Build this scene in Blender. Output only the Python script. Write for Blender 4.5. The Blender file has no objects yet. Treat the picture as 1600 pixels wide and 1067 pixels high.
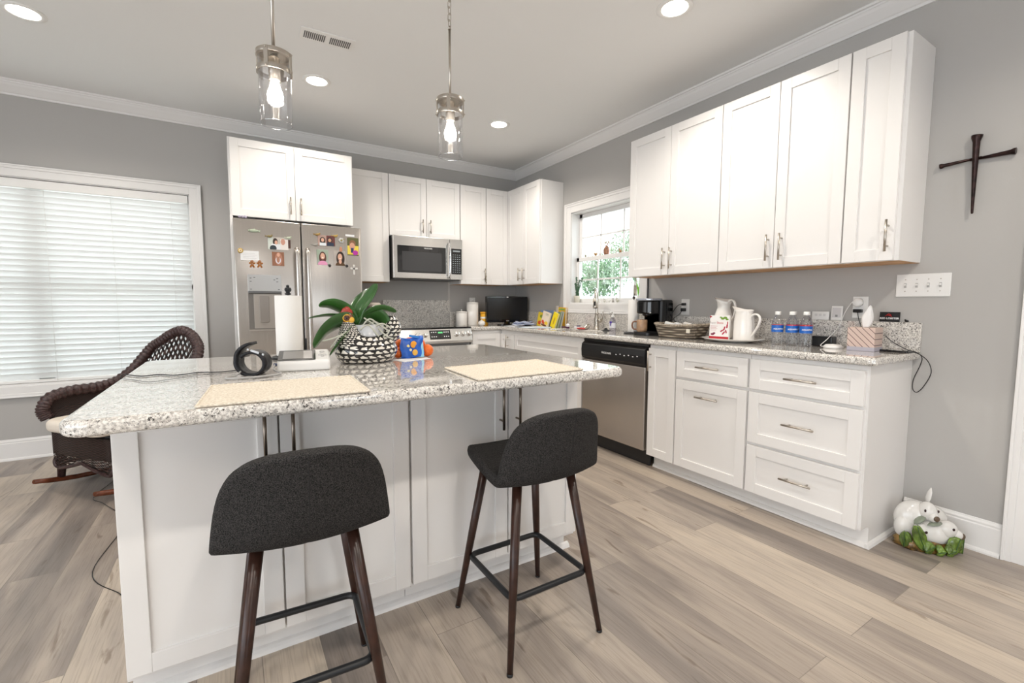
WORLD = 3.8
EXPO = 0.22
import bpy, bmesh, math, random
from mathutils import Vector, Matrix, Euler
PI = math.pi
scene = bpy.context.scene
COL = scene.collection

# ---------------------------------------------------------------- materials
def _mat(name):
    m = bpy.data.materials.new(name); m.use_nodes = True
    nt = m.node_tree
    return m, nt, nt.nodes['Principled BSDF']

def setin(b, k, v):
    if k in b.inputs: b.inputs[k].default_value = v

def col4(c): return (c[0], c[1], c[2], 1.0)

def mat(name, color, rough=0.5, metal=0.0, coat=0.0, noise=None, bump=None, spec=None, trans=0.0, ior=1.45, emit=None, estr=0.0, sheen=0.0, coords='Object'):
    """noise=(scale, amount) colour variation, bump=(scale, strength)"""
    m, nt, b = _mat(name)
    setin(b, 'Base Color', col4(color)); setin(b, 'Roughness', rough); setin(b, 'Metallic', metal)
    setin(b, 'Coat Weight', coat); setin(b, 'Coat Roughness', 0.05); setin(b, 'Transmission Weight', trans); setin(b, 'IOR', ior)
    setin(b, 'Sheen Weight', sheen)
    if spec is not None: setin(b, 'Specular IOR Level', spec)
    if emit: setin(b, 'Emission Color', col4(emit)); setin(b, 'Emission Strength', estr)
    if noise or bump:
        tc = nt.nodes.new('ShaderNodeTexCoord')
    if noise:
        n = nt.nodes.new('ShaderNodeTexNoise'); n.inputs['Scale'].default_value = noise[0]; n.inputs['Detail'].default_value = 3
        r = nt.nodes.new('ShaderNodeValToRGB')
        a = noise[1]
        r.color_ramp.elements[0].position = 0.3; r.color_ramp.elements[1].position = 0.7
        r.color_ramp.elements[0].color = col4([max(0, c*(1-a)) for c in color]); r.color_ramp.elements[1].color = col4([min(1, c*(1+a)) for c in color])
        nt.links.new(tc.outputs[coords], n.inputs['Vector']); nt.links.new(n.outputs['Fac'], r.inputs['Fac']); nt.links.new(r.outputs['Color'], b.inputs['Base Color'])
    if bump:
        n2 = nt.nodes.new('ShaderNodeTexNoise'); n2.inputs['Scale'].default_value = bump[0]; n2.inputs['Detail'].default_value = 3
        bp = nt.nodes.new('ShaderNodeBump'); bp.inputs['Strength'].default_value = bump[1]; bp.inputs['Distance'].default_value = 0.002
        nt.links.new(tc.outputs[coords], n2.inputs['Vector']); nt.links.new(n2.outputs['Fac'], bp.inputs['Height']); nt.links.new(bp.outputs['Normal'], b.inputs['Normal'])
    return m

def ramp(nt, stops, interp='LINEAR'):
    r = nt.nodes.new('ShaderNodeValToRGB'); cr = r.color_ramp; cr.interpolation = interp
    while len(cr.elements) < len(stops): cr.elements.new(0.5)
    for e, (p, c) in zip(cr.elements, stops): e.position = p; e.color = col4(c)
    return r

def mathn(nt, op, a, b=None, c=None):
    n = nt.nodes.new('ShaderNodeMath'); n.operation = op
    for i, v in enumerate((a, b, c)):
        if v is None: continue
        if isinstance(v, (int, float)): n.inputs[i].default_value = v
        else: nt.links.new(v, n.inputs[i])
    return n.outputs[0]

def mixc(nt, fac, a, b, mode='MIX'):
    n = nt.nodes.new('ShaderNodeMix'); n.data_type = 'RGBA'; n.blend_type = mode
    for sock, v in ((n.inputs[0], fac), (n.inputs[6], a), (n.inputs[7], b)):
        if isinstance(v, (int, float)): sock.default_value = v
        elif isinstance(v, (tuple, list)): sock.default_value = col4(v)
        else: nt.links.new(v, sock)
    return n.outputs[2]

def granite_mat():
    m, nt, b = _mat('speckled_granite')
    tc = nt.nodes.new('ShaderNodeTexCoord').outputs['Object']
    def noise(s, d=2, off=0):
        n = nt.nodes.new('ShaderNodeTexNoise'); n.inputs['Scale'].default_value = s; n.inputs['Detail'].default_value = d
        mp = nt.nodes.new('ShaderNodeMapping'); mp.inputs['Location'].default_value = (off, off*.7, off*.3)
        nt.links.new(tc, mp.inputs[0]); nt.links.new(mp.outputs[0], n.inputs['Vector']); return n.outputs['Fac']
    base = ramp(nt, [(0.33, (0.46, 0.43, 0.395)), (0.47, (0.70, 0.66, 0.61)), (0.60, (0.86, 0.83, 0.78))]); nt.links.new(noise(165, 3), base.inputs['Fac'])
    def vor(s, off):
        v = nt.nodes.new('ShaderNodeTexVoronoi'); v.inputs['Scale'].default_value = s
        mp = nt.nodes.new('ShaderNodeMapping'); mp.inputs['Location'].default_value = (off, off, off)
        wob = nt.nodes.new('ShaderNodeTexNoise'); wob.inputs['Scale'].default_value = s*1.4
        add = nt.nodes.new('ShaderNodeVectorMath'); add.operation = 'MULTIPLY_ADD'
        nt.links.new(tc, wob.inputs['Vector']); nt.links.new(wob.outputs['Color'], add.inputs[0]); add.inputs[1].default_value = (.012,)*3
        nt.links.new(tc, add.inputs[2]); nt.links.new(add.outputs[0], mp.inputs[0]); nt.links.new(mp.outputs[0], v.inputs['Vector'])
        return v
    v1 = vor(270, 3.0); sep1 = nt.nodes.new('ShaderNodeSeparateColor'); nt.links.new(v1.outputs['Color'], sep1.inputs[0])
    gray = ramp(nt, [(0.0, (1, 1, 1)), (0.17, (0, 0, 0))], 'CONSTANT'); nt.links.new(sep1.outputs[0], gray.inputs['Fac'])
    c1 = mixc(nt, mathn(nt, 'MULTIPLY', gray.outputs[0], 0.75), base.outputs[0], (0.33, 0.31, 0.29))
    v2 = vor(260, 7.0); sep2 = nt.nodes.new('ShaderNodeSeparateColor'); nt.links.new(v2.outputs['Color'], sep2.inputs[0])
    dark = ramp(nt, [(0.0, (1, 1, 1)), (0.13, (0, 0, 0))], 'CONSTANT'); nt.links.new(sep2.outputs[0], dark.inputs['Fac'])
    clump = ramp(nt, [(0.42, (0, 0, 0)), (0.52, (1, 1, 1))]); nt.links.new(noise(38, 2, 5), clump.inputs['Fac'])
    f = mathn(nt, 'MULTIPLY', dark.outputs[0], mathn(nt, 'MULTIPLY_ADD', clump.outputs[0], 0.85, 0.12))
    c2 = mixc(nt, f, c1, (0.03, 0.027, 0.025))
    nt.links.new(c2, b.inputs['Base Color'])
    setin(b, 'Roughness', 0.06); setin(b, 'Coat Weight', 0.7); setin(b, 'Coat Roughness', 0.02)
    return m

def floor_mat():
    m, nt, b = _mat('vinyl_planks')
    tc = nt.nodes.new('ShaderNodeTexCoord').outputs['Object']
    mp = nt.nodes.new('ShaderNodeMapping'); mp.inputs['Rotation'].default_value = (0, 0, PI/2); mp.inputs['Location'].default_value = (0.33, 0.092+.01, 0)
    nt.links.new(tc, mp.inputs[0])
    br = nt.nodes.new('ShaderNodeTexBrick'); br.offset = 0.37; br.offset_frequency = 2
    br.inputs['Scale'].default_value = 1.0; br.inputs['Brick Width'].default_value = 1.22; br.inputs['Row Height'].default_value = 0.178
    br.inputs['Mortar Size'].default_value = 0.0012; br.inputs['Mortar Smooth'].default_value = 0.0; br.inputs['Bias'].default_value = 0.0
    br.inputs['Color1'].default_value = (0, 0, 0, 1); br.inputs['Color2'].default_value = (1, 1, 1, 1); br.inputs['Mortar'].default_value = (0.5, 0.5, 0.5, 1)
    nt.links.new(mp.outputs[0], br.inputs['Vector'])
    sep = nt.nodes.new('ShaderNodeSeparateColor'); nt.links.new(br.outputs['Color'], sep.inputs[0])
    rnd = sep.outputs[0]
    # grain stretched along the plank, shifted per plank
    sx = nt.nodes.new('ShaderNodeSeparateXYZ'); nt.links.new(tc, sx.inputs[0])
    def grain(sxx, syy, det, off, dist=0.0):
        cb = nt.nodes.new('ShaderNodeCombineXYZ')
        nt.links.new(mathn(nt, 'MULTIPLY', sx.outputs[0], sxx), cb.inputs[0]); nt.links.new(mathn(nt, 'MULTIPLY', sx.outputs[1], syy), cb.inputs[1])
        nt.links.new(mathn(nt, 'MULTIPLY_ADD', rnd, 37.0, off), cb.inputs[2])
        n = nt.nodes.new('ShaderNodeTexNoise'); n.inputs['Scale'].default_value = 1; n.inputs['Detail'].default_value = det; n.inputs['Distortion'].default_value = dist
        nt.links.new(cb.outputs[0], n.inputs['Vector']); return n.outputs['Fac']
    tone = ramp(nt, [(0.0, (0.185, 0.160, 0.146)), (0.3, (0.295, 0.250, 0.217)), (0.6, (0.43, 0.365, 0.306)), (1.0, (0.58, 0.495, 0.400))])
    g1 = grain(8, 1.1, 5, 0.0, 0.9)
    nt.links.new(mathn(nt, 'ADD', mathn(nt, 'MULTIPLY', rnd, 0.62), mathn(nt, 'MULTIPLY_ADD', g1, 1.3, -0.44)), tone.inputs['Fac'])
    fine = ramp(nt, [(0.34, (0.80, 0.785, 0.77)), (0.52, (1, 1, 1)), (0.75, (1.0, 1.0, 1.0))]); nt.links.new(grain(190, 7, 4, 11.0), fine.inputs['Fac'])
    c = mixc(nt, 0.85, tone.outputs[0], fine.outputs[0], 'MULTIPLY')
    knot = ramp(nt, [(0.0, (0.55, 0.5, 0.46)), (0.3, (0.55, 0.5, 0.46)), (0.36, (1, 1, 1))]); nt.links.new(grain(14, 2.4, 5, 23.0, 1.2), knot.inputs['Fac'])
    c = mixc(nt, 0.8, c, knot.outputs[0], 'MULTIPLY')
    c = mixc(nt, mathn(nt, 'MULTIPLY', br.outputs['Fac'], 0.55), c, (0.10, 0.085, 0.07))
    nt.links.new(c, b.inputs['Base Color']); setin(b, 'Roughness', 0.36)
    bp = nt.nodes.new('ShaderNodeBump'); bp.inputs['Strength'].default_value = 0.15; bp.inputs['Distance'].default_value = 0.001
    nt.links.new(grain(190, 7, 4, 11.0), bp.inputs['Height']); nt.links.new(bp.outputs['Normal'], b.inputs['Normal'])
    return m

def steel_mat(name, color=(0.56, 0.52, 0.48), rough=0.27, axis='z', aniso=0.6):
    m, nt, b = _mat(name)
    tc = nt.nodes.new('ShaderNodeTexCoord').outputs['Object']
    mp = nt.nodes.new('ShaderNodeMapping'); mp.inputs['Scale'].default_value = (3, 3, 500) if axis == 'x' else (500, 500, 3)
    n = nt.nodes.new('ShaderNodeTexNoise'); n.inputs['Scale'].default_value = 1; n.inputs['Detail'].default_value = 2
    nt.links.new(tc, mp.inputs[0]); nt.links.new(mp.outputs[0], n.inputs['Vector'])
    r = ramp(nt, [(0.3, [c*.93 for c in color]), (0.7, [min(1, c*1.05) for c in color])]); nt.links.new(n.outputs['Fac'], r.inputs['Fac'])
    nt.links.new(r.outputs[0], b.inputs['Base Color'])
    setin(b, 'Metallic', 1.0); setin(b, 'Roughness', rough)
    return m

def fabric_mat(name, c1, c2, scale=900, rough=0.9):
    m, nt, b = _mat(name)
    tc = nt.nodes.new('ShaderNodeTexCoord').outputs['Object']
    n = nt.nodes.new('ShaderNodeTexNoise'); n.inputs['Scale'].default_value = scale*.35; n.inputs['Detail'].default_value = 3
    nt.links.new(tc, n.inputs['Vector'])
    r = ramp(nt, [(0.38, c1), (0.64, c2)]); nt.links.new(n.outputs['Fac'], r.inputs['Fac']); nt.links.new(r.outputs[0], b.inputs['Base Color'])
    setin(b, 'Roughness', rough); setin(b, 'Specular IOR Level', 0.2)
    bp = nt.nodes.new('ShaderNodeBump'); bp.inputs['Strength'].default_value = 0.5; bp.inputs['Distance'].default_value = 0.0015
    nt.links.new(n.outputs['Fac'], bp.inputs['Height']); nt.links.new(bp.outputs['Normal'], b.inputs['Normal'])
    return m

def weave_mat(name, c1, c2, sx, sz, open_band=False, rough=0.45, coords='UV'):
    """basket weave from two crossed waves; open_band leaves holes in the weave"""
    m, nt, b = _mat(name)
    tc = nt.nodes.new('ShaderNodeTexCoord').outputs[coords]
    s = nt.nodes.new('ShaderNodeSeparateXYZ'); nt.links.new(tc, s.inputs[0])
    u = mathn(nt, 'MULTIPLY', s.outputs[0], sx); v = mathn(nt, 'MULTIPLY', s.outputs[1], sz)
    row = mathn(nt, 'FLOOR', v)
    ph = mathn(nt, 'MULTIPLY', mathn(nt, 'MODULO', row, 2.0), 0.5)
    su = mathn(nt, 'SINE', mathn(nt, 'MULTIPLY', mathn(nt, 'ADD', u, ph), 2*PI))
    sv = mathn(nt, 'SINE', mathn(nt, 'MULTIPLY', mathn(nt, 'FRACT', v), PI))
    h = mathn(nt, 'MULTIPLY', mathn(nt, 'MULTIPLY_ADD', su, 0.5, 0.5), sv)
    h = mathn(nt, 'MULTIPLY_ADD', sv, 0.4, mathn(nt, 'MULTIPLY', h, 0.6))
    r = ramp(nt, [(0.15, [c*.35 for c in c1]), (0.5, c1), (0.95, c2)]); nt.links.new(h, r.inputs['Fac'])
    nt.links.new(r.outputs[0], b.inputs['Base Color']); setin(b, 'Roughness', rough)
    bp = nt.nodes.new('ShaderNodeBump'); bp.inputs['Strength'].default_value = 0.9; bp.inputs['Distance'].default_value = 0.006
    nt.links.new(h, bp.inputs['Height']); nt.links.new(bp.outputs['Normal'], b.inputs['Normal'])
    if open_band:
        d1 = mathn(nt, 'SINE', mathn(nt, 'MULTIPLY', mathn(nt, 'ADD', u, v), PI*1.0)); d2 = mathn(nt, 'SINE', mathn(nt, 'MULTIPLY', mathn(nt, 'SUBTRACT', u, v), PI*1.0))
        hole = mathn(nt, 'GREATER_THAN', mathn(nt, 'MINIMUM', mathn(nt, 'ABSOLUTE', d1), mathn(nt, 'ABSOLUTE', d2)), 0.45)
        setin(b, 'Alpha', 1.0)
        inv = mathn(nt, 'SUBTRACT', 1.0, hole); nt.links.new(inv, b.inputs['Alpha'])
    return m

def thin_glass(name, tint=(1, 1, 1), refl=0.06, rough=0.0):
    m = bpy.data.materials.new(name); m.use_nodes = True; nt = m.node_tree
    nt.nodes.remove(nt.nodes['Principled BSDF']); out = nt.nodes['Material Output']
    t = nt.nodes.new('ShaderNodeBsdfTransparent'); t.inputs[0].default_value = col4(tint)
    g = nt.nodes.new('ShaderNodeBsdfGlossy'); g.inputs['Roughness'].default_value = rough
    fr = nt.nodes.new('ShaderNodeFresnel'); fr.inputs['IOR'].default_value = 1.45
    mx = nt.nodes.new('ShaderNodeMixShader')
    nt.links.new(mathn(nt, 'MULTIPLY_ADD', fr.outputs[0], 0.35, refl), mx.inputs[0])
    nt.links.new(t.outputs[0], mx.inputs[1]); nt.links.new(g.outputs[0], mx.inputs[2]); nt.links.new(mx.outputs[0], out.inputs[0])
    return m

# ---------------------------------------------------------------- mesh builders
class MB:
    """collects shapes in one bmesh"""
    def __init__(s): s.bm = bmesh.new(); s.mi = 0
    def _tag(s, faces, smooth=False):
        for f in faces: f.material_index = s.mi; f.smooth = smooth
    def box(s, x0, x1, y0, y1, z0, z1, M=None):
        P = [(x, y, z) for z in (z0, z1) for y in (y0, y1) for x in (x0, x1)]
        vs = [s.bm.verts.new(M @ Vector(p) if M else p) for p in P]
        F = [(0, 2, 3, 1), (4, 5, 7, 6), (0, 1, 5, 4), (2, 6, 7, 3), (0, 4, 6, 2), (1, 3, 7, 5)]
        s._tag([s.bm.faces.new([vs[i] for i in f]) for f in F]); return s
    def prism(s, pts, z0, z1, M=None, smooth=False):
        lo = [s.bm.verts.new(M @ Vector((x, y, z0)) if M else (x, y, z0)) for x, y in pts]
        hi = [s.bm.verts.new(M @ Vector((x, y, z1)) if M else (x, y, z1)) for x, y in pts]
        n = len(pts); fs = [s.bm.faces.new(lo[::-1]), s.bm.faces.new(hi)]
        s._tag(fs); s._tag([s.bm.faces.new((lo[i], lo[(i+1) % n], hi[(i+1) % n], hi[i])) for i in range(n)], smooth); return s
    def lathe(s, prof, seg=24, M=None, cap=True, smooth=True, sx=1.0, sy=1.0, fn=None):
        rings = []
        for r, z in prof:
            ring = []
            for i in range(seg):
                a = 2*PI*i/seg; p = Vector((r*math.cos(a)*sx, r*math.sin(a)*sy, z))
                if fn: p = fn(p, a)
                ring.append(s.bm.verts.new(M @ p if M else p))
            rings.append(ring)
        for a, b in zip(rings, rings[1:]):
            s._tag([s.bm.faces.new((a[i], a[(i+1) % seg], b[(i+1) % seg], b[i])) for i in range(seg)], smooth)
        if cap:
            if prof[0][0] > 1e-5: s._tag([s.bm.faces.new(rings[0][::-1])])
            if prof[-1][0] > 1e-5: s._tag([s.bm.faces.new(rings[-1])])
        return s
    def tube(s, pts, r, seg=8, closed=False, cap=True, rf=None, flat=1.0, sub=0):
        P = [Vector(p) for p in pts]
        if sub: P = smooth_path(P, sub, closed)
        n = len(P); rings = []
        up = None
        for i in range(n):
            a = P[(i-1) % n] if (closed or i > 0) else P[i]; b = P[(i+1) % n] if (closed or i < n-1) else P[i]
            t = (b-a)
            if t.length < 1e-9: t = Vector((0, 0, 1))
            t.normalize()
            if up is None:
                up = Vector((0, 0, 1)) if abs(t.z) < 0.9 else Vector((1, 0, 0))
            side = t.cross(up)
            if side.length < 1e-6: side = t.orthogonal()
            side.normalize(); up = side.cross(t).normalized()
            rr = (rf(i/(n-1 if not closed else n)) if rf else 1.0)*(r[i] if isinstance(r, (list, tuple)) and not sub else (r if not isinstance(r, (list, tuple)) else r[0]))
            rings.append([s.bm.verts.new(P[i]+side*math.cos(2*PI*k/seg)*rr+up*math.sin(2*PI*k/seg)*rr*flat) for k in range(seg)])
        m = n if closed else n-1
        for i in range(m):
            a, b = rings[i], rings[(i+1) % n]
            s._tag([s.bm.faces.new((a[k], a[(k+1) % seg], b[(k+1) % seg], b[k])) for k in range(seg)], True)
        if cap and not closed: s._tag([s.bm.faces.new(rings[0][::-1]), s.bm.faces.new(rings[-1])])
        return s
    def cyl(s, p0, p1, r0, r1=None, seg=16):
        r1 = r0 if r1 is None else r1
        return s.tube([p0, p1], [r0, r1], seg)
    def ball(s, c, rx, ry=None, rz=None, seg=16, rings=10, M=None):
        ry = ry or rx; rz = rz or rx; c = Vector(c)
        prof = [(math.sin(PI*i/rings), -math.cos(PI*i/rings)) for i in range(rings+1)]
        prof[0] = (0.001, -1); prof[-1] = (0.001, 1)
        T = (M or Matrix()) @ Matrix.Translation(c) @ Matrix.Diagonal((rx, ry, rz, 1))
        return s.lathe(prof, seg, T)
    def grid(s, fn, nu, nv, closeu=False, smooth=True, uv=True):
        V = [[s.bm.verts.new(fn(i/(nu if closeu else nu-1), j/(nv-1))) for i in range(nu)] for j in range(nv)]
        lay = s.bm.loops.layers.uv.verify() if uv else None
        fs = []
        for j in range(nv-1):
            for i in range(nu if closeu else nu-1):
                i2 = (i+1) % nu
                f = s.bm.faces.new((V[j][i], V[j][i2], V[j+1][i2], V[j+1][i])); fs.append(f)
                if uv:
                    d = nu if closeu else nu-1
                    for l, (a, b) in zip(f.loops, ((i, j), (i+1, j), (i+1, j+1), (i, j+1))): l[lay].uv = (a/d, b/(nv-1))
        s._tag(fs, smooth); return s
    def sweep(s, prof, path_fn, n_corner):
        """prof points (d, z); path_fn(d) -> list of xy points for offset d (mitred)"""
        rings = []
        for d, z in prof: rings.append([s.bm.verts.new((x, y, z)) for x, y in path_fn(d)])
        k = len(prof)
        for i in range(k):
            a, b = rings[i], rings[(i+1) % k]
            s._tag([s.bm.faces.new((a[j], a[j+1], b[j+1], b[j])) for j in range(len(a)-1)])
        return s

def smooth_path(P, sub, closed=False):
    out = []; n = len(P)
    rng = range(n) if closed else range(n-1)
    for i in rng:
        p0 = P[(i-1) % n] if (closed or i > 0) else P[i]; p1 = P[i]; p2 = P[(i+1) % n]; p3 = P[(i+2) % n] if (closed or i < n-2) else P[(i+1) % n]
        for k in range(sub):
            t = k/sub
            out.append(0.5*((2*p1)+(-p0+p2)*t+(2*p0-5*p1+4*p2-p3)*t*t+(-p0+3*p1-3*p2+p3)*t**3))
    if not closed: out.append(P[-1])
    return out

def obj(name, mb, mats, parent=None, bevel=0, seg=2, subsurf=0, solid=0, smooth_angle=None, loc=None, rot=None):
    me = bpy.data.meshes.new(name)
    bmesh.ops.recalc_face_normals(mb.bm, faces=mb.bm.faces)
    mb.bm.to_mesh(me); mb.bm.free()
    o = bpy.data.objects.new(name, me); COL.objects.link(o)
    for m in (mats if isinstance(mats, (list, tuple)) else [mats]): me.materials.append(m)
    if parent: o.parent = parent
    if loc: o.location = loc
    if rot: o.rotation_euler = rot
    if solid:
        md = o.modifiers.new('Solidify', 'SOLIDIFY'); md.thickness = solid; md.offset = 0
    if bevel:
        md = o.modifiers.new('Bevel', 'BEVEL'); md.width = bevel; md.segments = seg; md.limit_method = 'ANGLE'; md.angle_limit = math.radians(40)
        md.harden_normals = False
    if subsurf:
        md = o.modifiers.new('Subdivision', 'SUBSURF'); md.levels = subsurf; md.render_levels = subsurf
    return o

def tag(o, label=None, cat=None, group=None, kind=None):
    if label: o['label'] = label
    if cat: o['category'] = cat
    if group: o['group'] = group
    if kind: o['kind'] = kind
    return o

def thing(name, label, cat, loc=(0, 0, 0), rz=0, group=None):
    o = bpy.data.objects.new(name, None); COL.objects.link(o); o.empty_display_size = 0.05
    o.location = loc; o.rotation_euler = (0, 0, rz)
    return tag(o, label, cat, group)

def struct(name, mb, m, parent=None, **k):
    o = obj(name, mb, m, parent, **k)
    if not parent: o['kind'] = 'structure'
    return o

def text_obj(name, s, size, m, parent, loc, rot, extrude=0.0006, align='CENTER', sx=1.0, bold=0.0):
    cu = bpy.data.curves.new(name, 'FONT'); cu.body = s; cu.size = size; cu.extrude = extrude; cu.align_x = align; cu.align_y = 'CENTER'; cu.offset = bold
    cu.resolution_u = 3
    t = bpy.data.objects.new(name+'_tmp', cu); COL.objects.link(t)
    dg = bpy.context.evaluated_depsgraph_get()
    me = bpy.data.meshes.new_from_object(t.evaluated_get(dg)); bpy.data.objects.remove(t); bpy.data.curves.remove(cu)
    me.name = name
    me.transform(Matrix.Translation(Vector(loc)) @ Euler(rot).to_matrix().to_4x4() @ Matrix.Diagonal((sx, 1, 1, 1)))
    o = bpy.data.objects.new(name, me); COL.objects.link(o); me.materials.clear(); me.materials.append(m)
    if parent: o.parent = parent
    return o

def rrect(x0, x1, y0, y1, r, n=5):
    pts = []
    for cx, cy, a0 in ((x1-r, y0+r, -PI/2), (x1-r, y1-r, 0), (x0+r, y1-r, PI/2), (x0+r, y0+r, PI)):
        for k in range(n+1):
            a = a0+PI/2*k/n; pts.append((cx+r*math.cos(a), cy+r*math.sin(a)))
    return pts
FRONT = Matrix.Rotation(PI/2, 4, 'X')     # prism axis z -> -y : xy outline becomes xz outline
def fprism(mb, pts, y0, y1, smooth=False):
    """outline in x,z extruded from y0 (front) to y1"""
    return mb.prism(pts, -y1, -y0, FRONT, smooth)
# ---------------------------------------------------------------- shared materials
M_WALL = mat('grey_wall_paint', (0.455, 0.440, 0.422), 0.75, bump=(350, 0.15))
M_CEIL = mat('ceiling_paint', (0.84, 0.84, 0.83), 0.9, bump=(250, 0.1))
M_TRIM = mat('white_trim_paint', (0.80, 0.785, 0.77), 0.35)
M_CAB = mat('white_cabinet_paint', (0.83, 0.81, 0.79), 0.32)
M_WOODRAW = mat('raw_maple', (0.62, 0.36, 0.18), 0.6, noise=(12, 0.25))
M_GRAN = granite_mat()
M_FLOOR = floor_mat()
M_STEEL = steel_mat('brushed_steel')
M_STEELH = steel_mat('brushed_steel_bright', (0.72, 0.70, 0.67), 0.22, 'x')
M_NICKEL = mat('satin_nickel', (0.50, 0.455, 0.40), 0.3, 1.0)
M_DNICK = mat('dark_bronze_nickel', (0.24, 0.20, 0.165), 0.32, 1.0)
M_CHROME = mat('polished_chrome', (0.8, 0.8, 0.8), 0.08, 1.0)
M_BLACK = mat('black_plastic', (0.012, 0.012, 0.013), 0.3)
M_BLACKG = mat('black_glass', (0.008, 0.008, 0.009), 0.04, coat=0.5)
M_BLACKM = mat('matte_black_metal', (0.012, 0.013, 0.015), 0.42)
M_WHITE = mat('white_plastic', (0.82, 0.81, 0.79), 0.35)
M_CERAM = mat('white_glazed_ceramic', (0.84, 0.81, 0.77), 0.12, coat=0.5)
M_PAPER = mat('paper_towel_paper', (0.85, 0.83, 0.80), 0.9, bump=(90, 0.5))
M_TXTW = mat('white_print', (0.85, 0.85, 0.85), 0.5)
M_GLASS = thin_glass('window_glass', (0.97, 0.99, 0.98), 0.02)
M_FOLI = mat('outdoor_foliage', (0.24, 0.36, 0.22), 0.7, noise=(3, 0.5))
M_GRASS = mat('pale_gravel', (0.50, 0.48, 0.44), 0.9, noise=(2, 0.2))

H = 2.739
CT = 0.927          # worktop height
IT = 0.918          # island worktop height

# ---------------------------------------------------------------- setting
b = MB(); b.box(-7.4, 0.14, -8.6, 0.14, -0.1, 0.0); struct('floor', b, M_FLOOR)
b = MB(); b.box(-7.4, 0.14, -8.6, 0.14, H, H+0.1); struct('ceiling', b, M_CEIL)

def wall_with_holes(name, lo, hi, z1, holes, axis, t0, t1):
    """wall along axis x or y between lo and hi; holes (a0,a1,z0,z1)"""
    b = MB()
    def add(a0, a1, z0, zz):
        if a1-a0 < 1e-4 or zz-z0 < 1e-4: return
        if axis == 'x': b.box(a0, a1, t0, t1, z0, zz)
        else: b.box(t0, t1, a0, a1, z0, zz)
    cur = lo
    for a0, a1, z0, zz in sorted(holes):
        add(cur, a0, 0, z1); add(a0, a1, 0, z0); add(a0, a1, zz, z1); cur = a1
    add(cur, hi, 0, z1)
    return struct(name, b, M_WALL)
W1 = (-5.20, -3.250, 0.545, 2.085)
W2 = (-2.010, -1.062, 1.165, 2.095)
D1 = (-5.20, -4.325, 0.0, 2.06)
wall_with_holes('wall_back', -7.4, 0.14, H, [W1], 'x', 0.0, 0.14)
wall_with_holes('wall_right', -8.6, 0.0, H, [W2, D1], 'y', 0.0, 0.14)
wall_with_holes('wall_left', -8.6, 0.0, H, [(-7.8, -2.9, 0.25, 2.35)], 'y', -7.4, -7.26)  # unseen opening, placed and sized to throw daylight on the right-hand run
wall_with_holes('wall_front', -7.26, 0.0, H, [(-6.9, -5.2, 0.1, 2.2), (-2.1, -1.25, 0.1, 2.3)], 'x', -8.6, -8.46)  # unseen openings added for daylight and a bright streak in the refrigerator doors

# crown moulding: back wall and right wall mitred in the corner
cp = [(0.0, H-0.092), (0.010, H-0.092), (0.014, H-0.080), (0.020, H-0.076), (0.034, H-0.060), (0.054, H-0.036), (0.062, H-0.022), (0.066, H-0.020),
      (0.068, H-0.012), (0.078, H-0.010), (0.082, H-0.002), (0.082, H), (0.0, H)]
b = MB(); b.sweep(cp, lambda d: [(-7.26, -d), (-d, -d), (-d, -8.46)], 1); struct('trim_1', b, M_TRIM)
# baseboards with shoe moulding
bp_ = [(0, 0.0), (0.026, 0.0), (0.026, 0.008), (0.022, 0.016), (0.015, 0.02), (0.015, 0.128), (0.011, 0.133), (0.012, 0.142), (0.006, 0.150), (0.004, 0.156), (0, 0.157)]
def board(name, p0, p1, nrm):
    b = MB(); b.sweep(bp_, lambda d: [(p0[0]+nrm[0]*d, p0[1]+nrm[1]*d), (p1[0]+nrm[0]*d, p1[1]+nrm[1]*d)], 0)
    return struct(name, b, M_TRIM)
board('baseboard_back', (-7.26, 0), (-2.99, 0), (0, -1))
board('baseboard_right', (0, -3.87), (0, -4.232), (-1, 0))

def casing(b, a0, a1, z0, z1, w, axis, sgn=-1, sill=True, pos=0.0):
    """picture-frame casing around an opening, projecting from the wall toward the room"""
    def bx(u0, u1, v0, v1, t):
        if axis == 'x': b.box(u0, u1, pos-t, pos, v0, v1)
        else: b.box(pos-t, pos, u0, u1, v0, v1)
    for t, i, o in ((0.014, -0.006, w), (0.020, w*0.62, w), (0.026, w*0.86, w)):
        bx(a0-o, a0-i, z0-(o if sill else 0), z1+o, t); bx(a1+i, a1+o, z0-(o if sill else 0), z1+o, t)
        bx(a0-i, a1+i, z1+i, z1+o, t)
        if sill: bx(a0-i, a1+i, z0-o, z0-i, t)

# --- window 1 (left, with blind)
win1 = thing('window_1', None, None, ((W1[0]+W1[1])/2, 0, W1[2])); win1['kind'] = 'structure'; win1.location = (0, 0, 0)
b = MB(); casing(b, *W1, 0.078, 'x'); obj('window_casing', b, M_TRIM, win1, bevel=0.003)
b = MB()
x0, x1, z0, z1 = W1
b.box(x0-.001, x0+0.012, 0.0, 0.14, z0, z1); b.box(x1-0.012, x1+.001, 0.0, 0.14, z0, z1); b.box(x0, x1, 0.0, 0.14, z1-0.012, z1+.001); b.box(x0, x1, 0.0, 0.14, z0-.001, z0+0.02)
obj('window_jamb', b, M_TRIM, win1)
b = MB()
for a0, a1 in ((x0+.012, (x0+x1)/2), ((x0+x1)/2, x1-.012)):
    for (u0, u1, v0, v1) in ((a0, a0+.045, z0, z1), (a1-.045, a1, z0, z1), (a0, a1, z0+.02, z0+.07), (a0, a1, z1-.06, z1-.01), (a0, a1, 1.29, 1.33)): b.box(u0, u1, 0.10, 0.135, v0, v1)
obj('window_sash', b, M_TRIM, win1)
b = MB(); b.box(x0+.02, x1-.02, 0.116, 0.120, z0+.03, z1-.02); obj('window_pane', b, M_GLASS, win1)

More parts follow.
